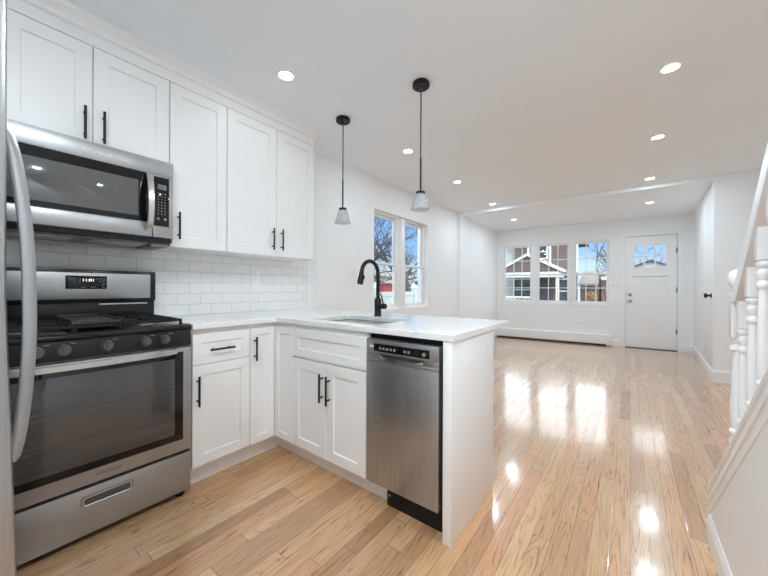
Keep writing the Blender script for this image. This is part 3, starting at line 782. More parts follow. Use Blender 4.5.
b = MB(); b.box(MX + 0.0015, MX + 0.0024, 0.664, 0.708, 1.672, 1.700); b.build('display', 'knob_grey', cp)
for rr_ in range(8):
    for cc in range(3):
        b = MB(); q = 0.668 + cc * 0.0165; z = 1.648 - rr_ * 0.0165
        b.box(MX + 0.0015, MX + 0.0023, q - 0.0035, q + 0.0035, z - 0.0022, z + 0.0022); b.build('button', 'lettering_grey', cp)
for q in (0.668, 0.703):
    b = MB(); b.box(MX + 0.0015, MX + 0.0023, q - 0.006, q + 0.006, 1.498, 1.510); b.build('button', 'lettering_grey', cp)
b = MB(); b.box(0.05, MX - 0.05, MY0 + 0.03, MY1 - 0.03, 1.362, 1.3725, 0.002); ub = b.build('underside_plate', 'grey_plastic', m)
for a_, c_ in ((0.10, 0.33), (0.40, 0.63)):
    b = MB(); b.box(0.15, 0.30, a_, c_, 1.358, 1.3625, 0.001); b.build('grease_filter', 'aluminium', ub)
b = MB(); b.box(0.07, 0.34, MY1 - 0.10, MY1 - 0.01, 1.350, 1.3735, 0.002); b.build('vent_duct', 'grey_plastic', m)

# ------------------------------------------------------------------ gas range
RY0, RY1, RX = 0.030, 0.742, 0.640
g = thing('gas_range', (0.34, 0.364, 0), 'freestanding stainless steel gas range with black cooktop', 'range')
b = MB(); b.box(0.03, RX - 0.035, RY0 + 0.002, RY1 - 0.002, 0.035, 0.900); b.build('body', 'steel_dark', g)
b = MB(); b.box(RX - 0.034, RX, RY0, RY1, 0.034, 0.236, 0.004); dr = b.build('storage_drawer', 'steel', g)
b = MB(); R = []
def stad(y0_, y1_, z0_, z1_, ins, xx, tilt=0.0):
    pts = []; r = (z1_ - z0_) / 2 * 0.7 - ins * 0.5
    a0_, a1_, b0_, b1_ = y0_ + ins, y1_ - ins, z0_ + ins, z1_ - ins
    for cx_, cy_, q in ((a1_ - r, b1_ - r, 0), (a0_ + r, b1_ - r, 90), (a0_ + r, b0_ + r, 180), (a1_ - r, b0_ + r, 270)):
        for k in range(5):
            a = math.radians(q + 22.5 * k); pts.append((xx, cx_ + r * math.cos(a), cy_ + r * math.sin(a)))
    return pts
b.rings([stad(0.305, 0.492, 0.158, 0.206, 0, RX - 0.003), stad(0.305, 0.492, 0.158, 0.206, 0, RX + 0.002), stad(0.305, 0.492, 0.158, 0.206, 0.003, RX + 0.002), stad(0.305, 0.492, 0.158, 0.206, 0.006, RX - 0.0005)])
hd = b.build('recessed_handle', 'steel_dark', dr)
b = MB(); b.rings([stad(0.318, 0.480, 0.164, 0.194, 0, RX + 0.0002), stad(0.318, 0.480, 0.164, 0.194, 0.001, RX + 0.0012)]); b.build('finger_grip', 'knob_grey', hd)
b = MB(); b.box(RX - 0.034, RX - 0.004, RY0 + 0.004, RY1 - 0.004, 0.236, 0.249); b.build('gap_shadow_strip', 'black_enamel', g)
# oven door
b = MB(); b.box(RX - 0.034, RX, RY0, RY1, 0.250, 0.796, 0.004); od = b.build('oven_door', 'steel', g)
b = MB(); b.box(RX - 0.002, RX + 0.003, RY0 + 0.030, 0.704, 0.313, 0.776, 0.002)
b.build('door_glass', 'black_glass', od)
b = MB(); b.box(RX + 0.0025, RX + 0.0036, RY0 + 0.075, 0.664, 0.347, 0.742, 0.0004); wn_ = b.build('window_pane', 'oven_glass', od)
for z in (0.45, 0.47, 0.575, 0.60):
    b = MB(); b.box(RX + 0.0036, RX + 0.0040, RY0 + 0.09, 0.650, z, z + 0.0028); b.build('rack_rail', 'knob_grey', wn_)
text('lettering', 'Whirlpool', 0.022, (RX + 0.0003, 0.402, 0.284), FACE_X, 'lettering_dark', od)
b = MB(); pts = []
for k in range(17):
    u = k / 16; pts.append((RX + 0.010 + 0.036 * math.sin(PI * u) ** 0.6, RY0 + 0.035 + (0.668 - RY0 - 0.035) * u, 0.782))
b.ribbon(pts, 0.027, 0.014, EZ)
b.box(RX - 0.001, RX + 0.016, RY0 + 0.03, RY0 + 0.06, 0.772, 0.792, 0.002); b.box(RX - 0.001, RX + 0.016, 0.645, 0.672, 0.772, 0.792, 0.002)
b.build('handle', 'steel_bright', od)
# control panel and knobs
b = MB(); b.prism([(RX - 0.05, 0.806), (RX + 0.002, 0.806), (RX - 0.006, 0.889), (RX - 0.05, 0.889)], 'y', RY0, RY1, bev=0.003); cp = b.build('control_panel', 'black_enamel', g)
for q in (0.173, 0.252, 0.392, 0.537, 0.617):
    b = MB(); c0 = Vector((RX - 0.002, q, 0.850)); n = Vector((1, 0, 0.1)).normalized()
    b.cyl(c0, c0 + n * 0.006, 0.024, 0.023, 24); b.cyl(c0 + n * 0.006, c0 + n * 0.026, 0.0200, 0.0185, 24)
    v = Vector((-0.1, 0, 1)).normalized(); hgt = 0.019
    R = [[c0 + n * d_ + Vector(EY) * a_ + v * e_ for a_, e_ in ((-0.0055, -hgt), (0.0055, -hgt), (0.0055, hgt), (-0.0055, hgt))] for d_ in (0.025, 0.034)]
    b.rings(R); kn = b.build('knob', 'knob_grey', g)
    b = MB(); b.box(RX - 0.006, RX - 0.0035, q + 0.020, q + 0.040, 0.8745, 0.8768); b.build('dial_mark', 'lettering_grey', cp)
# cooktop
b = MB(); b.prism([(0.03, 0.895), (RX - 0.002, 0.890), (RX + 0.004, 0.897), (RX + 0.004, 0.908), (RX - 0.010, 0.918), (0.03, 0.914)], 'y', RY0, RY1, bev=0.002); ck = b.build('cooktop', 'black_enamel', g)
for q, x_ in ((0.15, 0.46), (0.15, 0.23), (0.575, 0.46), (0.575, 0.23)):
    b = MB(); b.lathe([(0.048, 0.0), (0.048, 0.008), (0.040, 0.012)], (x_, q, 0.914), 20); bu = b.build('burner', 'aluminium', ck)
    b = MB(); b.lathe([(0.034, 0.0125), (0.035, 0.018), (0.028, 0.021)], (x_, q, 0.914), 20); b.build('burner_cap', 'cast_iron', bu)
def grate(y0_, y1_):
    b = MB(); x0_, x1_, z = 0.12, 0.595, 0.947; h = 0.007
    def bar(p, q): b.ribbon([p, q], 0.014, 0.012, EZ)
    for yy in (y0_, y1_): bar((x0_, yy, z - h), (x1_, yy, z - h))
    for xx in (x0_, x1_, (x0_ + x1_) / 2): bar((xx, y0_, z - h), (xx, y1_, z - h))
    ym = (y0_ + y1_) / 2
    for xc in (0.23, 0.46):
        bar((xc - 0.10, ym, z - h), (xc - 0.028, ym, z - h)); bar((xc + 0.028, ym, z - h), (xc + 0.10, ym, z - h))
        bar((xc, y0_, z - h), (xc, ym - 0.028, z - h)); bar((xc, ym + 0.028, z - h), (xc, y1_, z - h))
    for xx in (x0_, x1_):
        for yy in (y0_, y1_): b.cyl((xx, yy, 0.914), (xx, yy, z - h), 0.008, seg=8)
    return b
grate(RY0 + 0.03, 0.285).build('grate', 'cast_iron', g)
grate(0.465, RY1 - 0.035).build('grate', 'cast_iron', g)
b = MB()
for x_ in (0.14, 0.36, 0.58): b.box(x_ - 0.007, x_ + 0.007, 0.295, 0.455, 0.932, 0.944)
for y_ in (0.297, 0.453): b.box(0.12, 0.595, y_ - 0.006, y_ + 0.006, 0.930, 0.944)
for x_ in (0.13, 0.585):
    for y_ in (0.297, 0.453): b.box(x_ - 0.006, x_ + 0.006, y_ - 0.006, y_ + 0.006, 0.914, 0.931)
b.build('grate', 'cast_iron', g)
b = MB(); b.box(0.14, 0.56, 0.286, 0.462, 0.9445, 0.955, 0.003); b.box(0.14, 0.56, 0.286, 0.294, 0.955, 0.966, 0.002); b.box(0.14, 0.56, 0.454, 0.462, 0.955, 0.966, 0.002); b.box(0.14, 0.148, 0.294, 0.454, 0.955, 0.966, 0.002); b.box(0.552, 0.56, 0.294, 0.454, 0.955, 0.961, 0.002)
gp = b.build('griddle', 'griddle_iron', g)
# backguard
b = MB(); b.box(0.020, 0.085, RY0, RY1, 0.900, 1.028, 0.003); b.box(0.020, 0.098, RY0, RY1 + 0.004, 1.028, 1.212, 0.006); bg_ = b.build('backguard', 'black_enamel', g)
b = MB(); b.box(0.097, 0.1005, RY0 + 0.02, 0.716, 1.047, 1.193, 0.0015); b.build('fascia', 'steel', bg_)
b = MB(); b.box(0.086, 0.096, 0.47, 0.70, 1.012, 1.019); b.build('vent_slot', 'steel_bright', bg_)
b = MB(); b.box(0.1003, 0.1028, 0.330, 0.503, 1.103, 1.176, 0.001); dp = b.build('display_panel', 'black_glass', g)
text('clock_digits', '11:01', 0.022, (0.1033, 0.422, 1.152), FACE_X, 'display_digits', dp, sx=1.1)
for q, z in ((0.345, 1.162), (0.365, 1.162), (0.365, 1.138), (0.388, 1.160), (0.388, 1.146), (0.456, 1.160), (0.474, 1.162), (0.474, 1.146), (0.490, 1.162), (0.490, 1.150), (0.488, 1.132), (0.482, 1.122), (0.488, 1.112), (0.398, 1.113), (0.408, 1.113), (0.436, 1.113), (0.447, 1.113)):
    b = MB(); b.box(0.1026, 0.1031, q - 0.004, q + 0.004, z - 0.0018, z + 0.0018); b.build('button', 'lettering_grey', dp)
for x_, q in ((0.585, 0.705), (0.585, 0.03), (0.09, 0.705), (0.09, 0.03)):
    b = MB(); b.lathe([(0.020, 0.0), (0.022, 0.004), (0.020, 0.012), (0.009, 0.016), (0.009, 0.036)], (x_ + 0.01, q, 0.0), 16); b.build('foot', 'black_matte', g)

# ------------------------------------------------------------------ refrigerator just left of the camera
f = thing('refrigerator', (1.1, -0.36, 0), 'tall stainless steel refrigerator at the edge with a curved bar handle', 'refrigerator')
b = MB(); b.box(0.74, 1.508, -0.75, -0.022, 0.02, 1.78, 0.004); b.build('body', 'fridge_side', f)
def front(z): return 0.052 + (0.0 if z > 1.1 else 0.016 * (1.1 - z) / 0.6)
def fdoor(z0_, z1_, name):
    b = MB(); R = []
    n = 14
    for k in range(n + 1):
        z = z0_ + (z1_ - z0_) * k / n; y_ = front(z)
        c = 0.010
        R.append([(0.742, -0.018, z), (1.512, -0.018, z), (1.512, y_ - c, z), (1.509, y_ - 0.003, z), (1.500, y_, z), (0.754, y_, z), (0.745, y_ - 0.003, z), (0.742, y_ - c, z)])
    b.rings(R); return b.build(name, 'steel_upright', f)
dd = fdoor(0.420, 1.775, 'fridge_door'); fz = fdoor(0.06, 0.412, 'freezer_drawer')
b = MB(); hx = 1.468; pts = []
pts.append((hx, front(1.43) - 0.003, 1.440))
for k in range(25):
    u = k / 24; z = 1.432 - 0.675 * u; pts.append((hx, front(z) + 0.003 + 0.031 * math.sin(PI * u) ** 0.75, z))
pts.append((hx, front(0.75) - 0.003, 0.748))
b.ribbon(pts, 0.026, 0.021, EX); b.build('handle', 'steel_plain', dd)
b = MB(); b.box(0.76, 1.49, -0.70, -0.03, 0.0, 0.02); b.build('foot', 'black_matte', f)

# ------------------------------------------------------------------ ceiling downlights and pendants
def downlight(x, y, z, label, k=1.0):
    t = thing('downlight', (x, y, z), label, 'ceiling light', 'recessed ceiling downlights')
    b = MB(); b.lathe([(0.043, -0.0005), (0.045, -0.005), (0.058, -0.004), (0.061, -0.0005)], (x, y, z), 28, cap=False); b.build('trim_ring', 'trim_paint', t)
    b = MB(); b.lathe([(0.0435, -0.0015), (0.043, -0.0035)], (x, y, z), 28); b.build('lens', 'lamp_lens', t)
    l = bpy.data.lights.new('lamp', 'AREA'); l.shape = 'DISK'; l.size = 0.085;  l.energy = LAMP_W * k; l.color = LAMP_COL if y > 2 else LAMP_COL_K
    lo_ = bpy.data.objects.new('lamp', l); COL.objects.link(lo_); lo_.parent = t; lo_.location = (0, 0, -0.007)
    return t
L1_ = ['downlight above the wall cabinets and the range', 'downlight on the ceiling beyond the nearer pendant canopy', 'third downlight from the range along the window wall', 'downlight beside the ceiling step on the window side', 'downlight nearest the grid windows in the far ceiling']
for y_, lb, k_ in zip((1.261, 2.70, 3.86), L1_[:3], (0.12, 0.34, 0.34)): downlight(0.745, y_, ZC, 'white recessed ' + lb, k_)
downlight(0.737, 5.22, ZC, 'white recessed ' + L1_[3], 0.8); downlight(0.74, 6.43, ZF, 'white recessed ' + L1_[4], 0.7)
for k_, y_, lb in zip((1.3, 1.05, 0.9, 0.95), (1.261, 2.655, 3.80, 5.17), ['downlight just out of frame above the kitchen aisle', 'downlight largest in view at the upper right of the ceiling', 'downlight over the middle of the living room', 'downlight beside the ceiling step on the door side']): downlight(2.71, y_, ZC, 'white recessed ' + lb, k_)
downlight(2.755, 6.39, ZF, 'white recessed downlight in front of the white front door', 0.8)
downlight(2.2, 0.1, ZC, 'added unseen fill lamp overhead between the refrigerator and staircase', 2.5)  # unseen fitting, added to light the near floor and lower cabinets
downlight(1.9, -0.45, ZC, 'added unseen fill lamp overhead at the foot of the kitchen', 1.9)  # another unseen lamp, added to brighten the stair wall

def pendant(x, y, label):
    t = thing('pendant_light', (x, y, ZC), label, 'pendant light', 'black pendants over the peninsula')
    b = MB(); b.lathe([(0.055, 0.0), (0.057, -0.004), (0.057, -0.026), (0.052, -0.030), (0.0, -0.030)], (x, y, ZC), 28, cap=False); ca = b.build('canopy', 'black_matte', t)
    b = MB(); b.cyl((x, y, ZC - 0.030), (x, y, ZC - 0.045), 0.010, seg=12)
    for s in (-1, 1): b.cyl((x + 0.03 * s, y - 0.025, ZC - 0.029), (x + 0.03 * s, y - 0.025, ZC - 0.034), 0.006, seg=10)
    b.build('canopy_fitting', 'knob_grey', ca)
    b = MB(); b.cyl((x, y, ZC - 0.04), (x, y, 1.985), 0.0042, seg=10); b.build('upper_rod', 'black_matte', t)
    b = MB(); b.cyl((x, y, 1.985), (x, y, 1.775), 0.0062, seg=12); b.build('lower_rod', 'black_matte', t)
    b = MB(); b.lathe([(0.008, 0.026), (0.030, 0.016), (0.032, 0.0), (0.026, -0.006)], (x, y, 1.744), 20); b.build('socket_cap', 'black_matte', t)
    b = MB(); b.lathe([(0.030, 0.0), (0.041, -0.012), (0.060, -0.094), (0.068, -0.104), (0.065, -0.104), (0.057, -0.093), (0.038, -0.013), (0.027, -0.003)], (x, y, 1.744), 28, cap=False); b.build('glass_shade', 'seeded_glass', t)
    b = MB(); b.lathe([(0.010, -0.006), (0.012, -0.03), (0.022, -0.055), (0.023, -0.066), (0.016, -0.080), (0.004, -0.085)], (x, y, 1.744), 16); b.build('bulb', 'vinyl_white', t)
    return t
pendant(0.662, 1.865, 'black pendant light with flared glass shade, closer to the wall cabinets')
pendant(1.400, 1.855, 'black pendant light with flared glass shade, over the free end of the peninsula')

# ------------------------------------------------------------------ baseboard heater under the windows
h = thing('baseboard_heater', A, 'long white baseboard heater under the grid windows', 'heater', None, FROT)
b = MB(); prof = [(-0.002, 0.03), (-0.002, 0.215), (-0.045, 0.215), (-0.062, 0.198), (-0.062, 0.182), (-0.050, 0.180), (-0.050, 0.166), (-0.066, 0.160), (-0.066, 0.045), (-0.055, 0.042), (-0.055, 0.03)]
b.rings([[(u, v, z) for v, z in prof] for u in (0.01, 2.10)]); b.build('cover', 'trim_paint', h, local=True, angle=20)
for u in (2.10,):
    b = MB(); b.box(u, u + 0.075, -0.070, -0.002, 0.012, 0.219, 0.003); b.build('end_cap', 'trim_paint', h, local=True)
b = MB(); b.box(0.02, 2.09, -0.05, -0.004, 0.0, 0.03); b.build('fin_base', 'black_matte', h, local=True)

# ------------------------------------------------------------------ staircase
SW0, SW1 = 2.803, 2.925
def cap_top(y): return 0.212 + 0.885 * (2.02 - y)
st = thing('staircase', (3.3, 0.9, 0), 'white staircase with turned balusters climbing towards the camera', 'staircase')
sw = MB()
yt = 2.02 - (ZC - 0.212) / 0.885
sw.prism([(2.02, 0), (2.02, cap_top(2.02) - 0.05), (2.00, cap_top(2.00) - 0.03), (yt, ZC - 0.03), (YB, ZC - 0.03), (YB, 0)], 'x', SW0, SW1 - 0.012)
struct('wall_stairs', sw, 'wall_paint')
bb = MB(); board(bb, (SW0, 2.02, 0), (SW0, YB, 0), (-1, 0, 0), 0.115, 0.012)
struct('baseboard_stairs', bb, 'trim_paint', smooth=False)
# sloping trim board with mouldings, capped along the top
b = MB(); prof = [(SW1, 0.010), (SW1, 0.0), (2.788, 0.0), (2.786, -0.008), (2.789, -0.016), (2.795, -0.018), (2.795, -0.052), (2.790, -0.055), (2.790, -0.063), (2.795, -0.066), (2.798, -0.082), (2.799, -0.096), (SW0 + 0.004, -0.098), (SW0 + 0.004, -0.030), (2.86, -0.022), (SW1 - 0.008, -0.022)]
ys = [2.005, yt + 0.15]
b.rings([[(x_, y_, cap_top(y_) + z_ + 0.0) for x_, z_ in prof[1:]] for y_ in ys])
b.build('stringer_trim', 'trim_paint', st, angle=20)
# handrail
def rail_mid(y): return 0.970 + 1.105 * (1.975 - y)
b = MB(); rp_ = [(-0.027, -0.050), (0.027, -0.050), (0.029, 0.020), (0.022, 0.042), (0.010, 0.050), (-0.010, 0.050), (-0.022, 0.042), (-0.029, 0.020)]
RXC = 2.870
ye = 1.965 - (2.40 - 0.970) / 1.105
b.rings([[(RXC + p, 1.975 - (1.068 - q - 0.970) / 1.105, 1.068) for p, q in rp_], [(RXC + p, ye, rail_mid(ye) + q) for p, q in rp_]]); b.build('handrail', 'trim_paint', st, angle=50)
# balusters, copies of one kind with their own lengths
def baluster(y):
    zb, ztop = cap_top(y) - 0.002, rail_mid(y) - 0.008
    zs = 0.963 + 1.09 * (1.858 - y)          # where the upper square block starts
    Hh = zs - zb
    s = 0.0175; b = MB()
    prof = [(s, 0.0), (s, 0.125), (0.014, 0.131), (0.021, 0.140), (0.021, 0.150), (0.013, 0.158), (0.019, 0.178), (0.021, 0.200), (0.014, 0.226), (0.021, 0.234), (0.021, 0.246), (0.014, 0.254),
            (0.0185, 0.285), (0.0190, 0.32), (0.0135, Hh - 0.105), (0.013, Hh - 0.100), (0.020, Hh - 0.092), (0.020, Hh - 0.080), (0.013, Hh - 0.070), (0.019, Hh - 0.050), (0.019, Hh - 0.040), (0.013, Hh - 0.030), (0.021, Hh - 0.020), (0.021, Hh - 0.010), (0.015, Hh - 0.004), (s, Hh), (s, ztop - zb)]
    prof = [(r_ if r_ == s else r_ * 0.84, z_) for r_, z_ in prof]
    n = len(prof)
    b.lathe(prof, (RXC, y, zb), 20, sq={0, 1, n - 2, n - 1}); return b.build('baluster', 'trim_paint', st, angle=40)
for k in range(8): baluster(1.858 - 0.1155 * k)
# newel post with a ball finial
NYP = 1.94; zb = cap_top(NYP) - 0.004
b = MB(); q = 0.030
prof = [(0.036, 0.0), (0.036, 0.1353), (0.024, 0.141), (0.033, 0.1525), (0.033, 0.164), (0.022, 0.1738), (0.03, 0.2009), (0.029, 0.2132), (0.021, 0.2337), (0.03, 0.2419), (0.03, 0.2526), (0.022, 0.2608), (0.029, 0.325), (0.02, 0.565), (0.02, 0.58), (0.029, 0.587), (0.029, 0.599), (0.02, 0.61), (0.029, 0.625), (0.029, 0.633), (0.03, 0.637), (0.03, 0.807)]
n = len(prof); b.lathe(prof, (RXC + 0.005, NYP, zb), 20, sq={0, 1, n - 2, n - 1}); nw = b.build('newel_post', 'trim_paint', st, angle=40)
b = MB(); b.lathe([(0.033, 0.807), (0.033, 0.817), (0.018, 0.823), (0.016, 0.835), (0.026, 0.843), (0.035, 0.858), (0.0385, 0.877), (0.036, 0.895), (0.027, 0.911), (0.012, 0.919), (0.0, 0.92)], (RXC + 0.005, NYP, zb), 20, cap=False); b.build('ball_finial', 'trim_paint', nw)
b = MB(); pts = []; yy, zz = 2.30, 0.0
pts = [(2.02, 0.0)]
for k in range(10):
    pts.append((2.02 - 0.209 * k, 0.185 * (k + 1) - 0.06)); pts.append((2.02 - 0.209 * (k + 1), 0.185 * (k + 1) - 0.06))
pts.append((pts[-1][0], 0.0))
b.prism(pts, 'x', SW1 + 0.002, XR - 0.002); b.build('step_flight', ['oak_strip_floor'], st, smooth=False)

# ------------------------------------------------------------------ outside
GZ = -0.55
b = MB(); b.box(-40, 40, 8.02, 60, GZ - 0.2, GZ); b.box(-40, -0.16, -15, 8.02, GZ - 0.2, GZ)
o = b.build('ground', 'lawn_ground', None, smooth=False); o['kind'] = 'structure'

def win(par, face, c0, c1, z0, z1, pos, wide=0.07, grid=True):
    """window on a house wall; face 'y': facing -y at y=pos, 'x': facing +x at x=pos"""
    b = MB()
    def bx(mb, a0, a1, q0, q1, t0, t1):
        if face == 'y': mb.box(a0, a1, pos - t1, pos - t0, q0, q1)
        else: mb.box(pos + t0, pos + t1, a0, a1, q0, q1)
    bx(b, c0 - wide, c0, z0 - wide, z1 + wide, 0, 0.04); bx(b, c1, c1 + wide, z0 - wide, z1 + wide, 0, 0.04)
    bx(b, c0, c1, z1, z1 + wide, 0, 0.04); bx(b, c0, c1, z0 - wide, z0, 0, 0.05)
    bx(b, c0, c1, (z0 + z1) / 2 - 0.03, (z0 + z1) / 2 + 0.03, 0, 0.03)
    f = b.build('window', 'house_trim', par, smooth=False)
    b = MB(); bx(b, c0, c1, z0, z1, -0.01, 0.015); b.build('pane', 'house_glass', f, smooth=False)
    return f

# brown house across the street with a gabled porch
H = thing('house', (-1.4, 23, GZ), 'brown sided two storey house with white gabled porch across the street', 'house')
b = MB(); b.prism([(-3.0, 20.0), (0.30, 20.0), (-0.30, 25.0), (-3.0, 25.0)], 'z', GZ, 3.95); b.build('wall', 'siding_brown', H, smooth=False)
b = MB(); b.box(-5.6, -3.02, 20.5, 25.0, GZ, 3.9); b.build('side_wing', 'siding_pale', H, smooth=False)
b = MB(); b.prism([(-3.3, 3.9), (0.38, 3.9), (0.38, 4.0), (-1.35, 4.45), (-3.3, 4.0)], 'y', 19.7, 25.3); b.build('roof', 'roof_dark', H, smooth=False)
for x_ in (-2.24, -1.10, 0.20):
    b = MB(); b.box(x_, x_ + 0.12 , 19.95, 20.02, 2.0, 3.9); b.build('corner_board', 'house_trim', H, smooth=False)
win(H, 'y', -1.62, -1.22, 2.85, 3.56, 20.0)
win(H, 'y', -2.95, -2.05, 0.45, 1.62, 20.0); win(H, 'y', -0.62, -0.02, 0.35, 1.60, 20.0)
b = MB(); b.box(-1.85, -1.0, 19.94, 20.0, GZ, 1.55); b.build('front_door', 'door_dark', H, smooth=False)
b = MB(); b.prism([(-3.35, 1.98), (-0.38, 1.98), (-0.38, 2.02), (-1.86, 2.80), (-3.35, 2.02)], 'y', 18.4, 20.0); b.build('porch_gable', 'siding_brown', H, smooth=False)
b = MB()
for p, q in (((-3.5, 1.98), (-1.86, 2.86)), ((-0.22, 1.98), (-1.86, 2.86))):
    b.prism([p, q, (q[0], q[1] + 0.14), (p[0], p[1] + 0.14)], 'y', 18.3, 20.0)
b.build('porch_fascia', 'house_trim', H, smooth=False)
b = MB(); b.box(-3.4, -0.33, 18.35, 20.0, 1.72, 1.98); b.build('porch_beam', 'house_trim', H, smooth=False)
for x_ in (-3.3, -1.6, -0.5):
    b = MB(); b.box(x_, x_ + 0.14, 18.45, 18.59, GZ, 1.72); b.build('porch_post', 'house_trim', H, smooth=False)
b = MB()
for k in range(14): b.box(-3.1 + k * 0.115, -3.06 + k * 0.115, 18.48, 18.52, GZ + 0.3, 0.62)
b.box(-3.2, -1.5, 18.46, 18.54, 0.60, 0.68); b.box(-3.2, -1.5, 18.46, 18.54, GZ + 0.22, GZ + 0.3)
b.build('porch_railing', 'house_trim', H, smooth=False)
b = MB(); b.box(-3.4, -0.3, 18.3, 19.94, GZ, -0.2); b.build('porch_floor', 'siding_pale', H, smooth=False)

# low grey roofed garage and brick house to its right
H = thing('garage', (0.0, 26, GZ), 'low garage with grey roof beside the brown house', 'garage')
b = MB(); b.box(-0.02, 0.95, 24.2, 29, GZ, 1.40); b.build('wall', 'siding_brown', H, smooth=False)
b = MB(); b.prism([(23.7, 1.30), (23.7, 1.42), (26.5, 2.35), (29.2, 1.42), (29.2, 1.30)], 'x', -0.08, 0.98); b.build('roof', 'roof_grey', H, smooth=False)
b = MB(); b.box(0.45, 0.85, 24.14, 24.2, GZ, 0.95); b.build('garage_door', 'door_dark', H, smooth=False)
H = thing('house', (2.0, 27, GZ), 'red brick house with white eave right of the garage', 'house')
b = MB(); b.box(1.10, 3.4, 24.6, 30.0, GZ, 1.72); b.build('wall', 'red_brick', H, smooth=False)
b = MB(); b.prism([(1.02, 1.66), (3.7, 1.66), (3.7, 1.84), (2.2, 2.25), (1.02, 1.84)], 'y', 24.2, 30.2); b.build('eave', 'house_trim', H, smooth=False)
b = MB(); b.prism([(1.0, 1.86), (2.2, 2.27), (3.8, 1.84), (3.8, 1.92), (2.2, 2.40), (1.0, 1.95)], 'y', 24.1, 30.3); b.build('roof', 'roof_dark', H, smooth=False)
# white gabled house seen through the door's panes
H = thing('house', (3.9, 33, GZ), 'white gabled house with dark roof seen through the front door panes', 'house')
b = MB(); b.prism([(2.5, GZ), (5.3, GZ), (5.3, 2.55), (3.75, 3.16), (2.5, 2.62)], 'y', 31, 37); b.build('wall', 'siding_bright', H, smooth=False)
b = MB()
b.prism([(2.2, 2.50), (3.75, 3.18), (3.75, 3.28), (2.2, 2.60)], 'y', 30.6, 37.2); b.prism([(5.6, 2.42), (3.75, 3.18), (3.75, 3.28), (5.6, 2.52)], 'y', 30.6, 37.2)
b.build('roof', 'roof_dark', H, smooth=False)
win(H, 'y', 3.5, 4.0, 1.2, 2.1, 31.0)

# white vinyl fence outside the twin window
fe = thing('fence', (-3.5, 8.3, GZ), 'pale vinyl privacy fence with capped posts outside the twin window', 'fence')
for a_, b2_ in ((5.2, 7.38), (7.52, 9.52)):
    b = MB(); b.box(-3.53, -3.47, a_, b2_, GZ + 0.05, 0.86)
    for k in range(int((b2_ - a_) / 0.16)): b.box(-3.465, -3.462, a_ + k * 0.16 + 0.005, a_ + k * 0.16 + 0.15, GZ + 0.1, 0.84)
    b.box(-3.55, -3.45, a_, b2_, 0.86, 0.99); b.box(-3.55, -3.45, a_, b2_, 0.52, 0.58); b.build('fence_panel', 'vinyl_fence', fe, smooth=False)
for y_ in (7.45, 9.60):
    b = MB(); b.box(-3.57, -3.43, y_ - 0.07, y_ + 0.07, GZ, 1.10); b.build('fence_post', 'vinyl_fence', fe, smooth=False)
    b = MB(); b.rings([[(-3.5 + s_ * a_, y_ + s_ * c_, z_) for a_, c_ in ((-1, -1), (1, -1), (1, 1), (-1, 1))] for s_, z_ in ((0.095, 1.10), (0.095, 1.14), (0.075, 1.16), (0.004, 1.28))]); b.build('post_cap', 'house_trim', fe, smooth=False)

H = thing('side_wing', (-0.5, 6.4, GZ), 'pale teal sided wing of the building at the right edge of the twin window', 'building')
b = MB(); b.box(-0.88, -0.16, 5.62, 7.3, GZ, 3.0); b.build('wall', 'siding_teal', H, smooth=False)
b = MB(); b.box(-0.905, -0.835, 5.59, 5.66, GZ, 3.0); b.build('corner_board', 'house_trim', H, smooth=False)
b = MB(); b.box(-1.0, -0.16, 5.5, 7.4, 3.0, 3.12); b.build('roof', 'roof_dark', H, smooth=False)
H = thing('house', (-17, 22.5, GZ), 'white house with dark roof beyond the bare tree', 'house')
b = MB(); b.box(-20, -14.5, 18.0, 25.5, GZ, 1.95); b.build('wall', 'siding_white', H, smooth=False)
b = MB(); b.prism([(-20.4, 1.9), (-14.0, 1.9), (-14.0, 2.1), (-17.2, 3.0), (-20.4, 2.1)], 'y', 17.6, 25.9); b.build('roof', 'roof_grey', H, smooth=False)
for y_ in (19.2, 20.7, 22.3, 23.9): win(H, 'x', y_, y_ + 0.7, 0.5, 1.6, -14.5)
H = thing('shed', (-13.3, 21.4, GZ), 'small red shed in front of the white house', 'shed')
b = MB(); b.box(-13.9, -12.7, 19.9, 23.0, GZ, 1.45); b.build('wall', 'red_paint', H, smooth=False)
b = MB(); b.prism([(-14.1, 1.42), (-12.5, 1.42), (-12.5, 1.5), (-13.3, 1.85), (-14.1, 1.5)], 'y', 19.7, 23.2); b.build('roof', 'roof_grey', H, smooth=False)

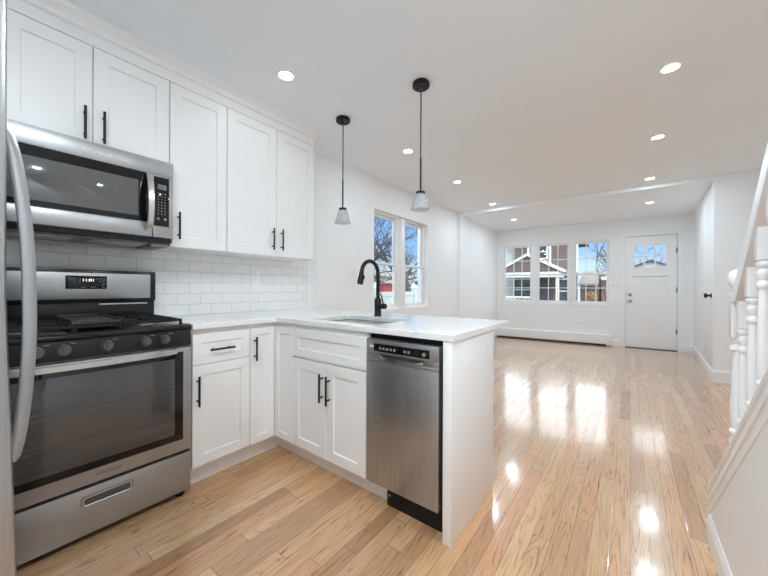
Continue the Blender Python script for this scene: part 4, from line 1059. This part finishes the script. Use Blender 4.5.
def tree(loc, label, seed, h0, r0, depth, length, lean=(0, 0), m='bark', spread=0.55, cat='tree', group='bare winter trees outside', twig=1.0):
    rnd = random.Random(seed)
    t = thing('bare_tree', loc, label, cat, group)
    tr, cr_ = MB(), MB()
    def grow(p, d, L, r, k):
        n = 3 if k < 3 else 2
        pts = [p]; rs = [r]
        for i in range(n):
            d = (d + Vector((rnd.uniform(-1, 1), rnd.uniform(-1, 1), rnd.uniform(-0.5, 0.8))) * 0.16).normalized()
            p = p + d * L / n; pts.append(p); rs.append(r * (1 - 0.38 * (i + 1) / n))
        (tr if k == 0 else cr_).tube(pts, rs, 7 if k < 2 else (5 if k < 4 else 3))
        if k >= depth: return
        m_ = 2 if k < 1 else rnd.choice((2, 3, 3))
        for j in range(m_):
            a = d.orthogonal().normalized(); a.rotate(Matrix.Rotation(rnd.uniform(0, 2 * PI), 3, d))
            q = (d + a * rnd.uniform(0.6, 1.25) * spread * (1.3 if k == 0 else 1)).normalized(); q = (q + Vector((0, 0, 0.10))).normalized()
            grow(p, q, L * rnd.uniform(0.62, 0.86), rs[-1] * rnd.uniform(0.62, 0.82) * twig, k + 1)
        if k >= 1:
            for pp in pts[1:-1]:
                a = d.orthogonal().normalized(); a.rotate(Matrix.Rotation(rnd.uniform(0, 2 * PI), 3, d))
                grow(pp, (d * 0.5 + a).normalized(), L * rnd.uniform(0.4, 0.7), rs[-1] * 0.5, max(k + 1, depth - 2))
    grow(Vector(loc), Vector((lean[0], lean[1], 1)).normalized(), h0, r0, 0)
    tr.build('trunk', m, t); cr_.build('crown', m, t)
    return t
tree((-6.6, 14.3, GZ), 'forked bare tree close outside the twin window', 3, 1.9, 0.26, 7, 2.0, (-0.02, -0.10), spread=0.85, twig=1.22)
tree((-9.0, 12.9, GZ), 'bare tree left of the forked one, seen behind the faucet', 11, 2.0, 0.24, 7, 2.0, (0.05, 0.10), spread=0.85, twig=1.22)
tree((-12.0, 17.6, GZ), 'bare tree with low limbs in front of the red shed', 29, 1.6, 0.22, 6, 2.2, (0.0, 0.05), spread=0.9, twig=1.22)
tree((-11.0, 21.4, GZ), 'bare tree standing right of the red shed', 41, 1.6, 0.22, 6, 2.2, (0.0, 0.0), spread=0.9, twig=1.22)
tree((1.3, 36, GZ), 'pale bare tree rising over the garage roof', 5, 2.0, 0.24, 6, 1.5, (0, 0), m='bark_pale', spread=0.8, twig=1.3)
tree((3.0, 47, GZ), 'pale bare tree behind the brick house', 8, 2.4, 0.26, 6, 1.7, (0, 0), m='bark_pale', spread=0.8, twig=1.3)
tree((1.75, 21.2, GZ), 'slender bare tree arching across the blue sky in the third grid window', 31, 3.0, 0.045, 4, 1.5, (-0.08, 0), spread=0.6)
tree((6.5, 41, GZ), 'bare tree behind the white gabled house', 14, 2.6, 0.16, 5, 1.7, (0, 0), spread=0.8)
sb = thing('shrub', (0.97, 19.4, GZ), 'rust orange shrub in front of the garage', 'shrub')
b = MB(); rnd = random.Random(4)
for k in range(420):
    p = Vector((rnd.gauss(0, 1), rnd.gauss(0, 1), rnd.gauss(0, 1))).normalized() * rnd.uniform(0.6, 1.0)
    c = Vector((0.97 + p.x * 0.22, 19.4 + p.y * 0.22, 0.70 + p.z * 0.26)); a = Vector((rnd.uniform(-1, 1), rnd.uniform(-1, 1), rnd.uniform(-1, 1))).normalized() * 0.09; q = a.orthogonal().normalized() * 0.05
    vs = [b.bm.verts.new(v) for v in (c - a, c + q, c + a, c - q)]; b.bm.faces.new(vs)
b.build('foliage', 'leaf_orange', sb, smooth=False)
b = MB()
for k in range(6): b.cyl((0.97, 19.4, GZ), (0.97 + rnd.uniform(-.2, .2), 19.4 + rnd.uniform(-.2, .2), 0.6), 0.02, 0.008, 6)
b.build('stem', 'bark', sb)
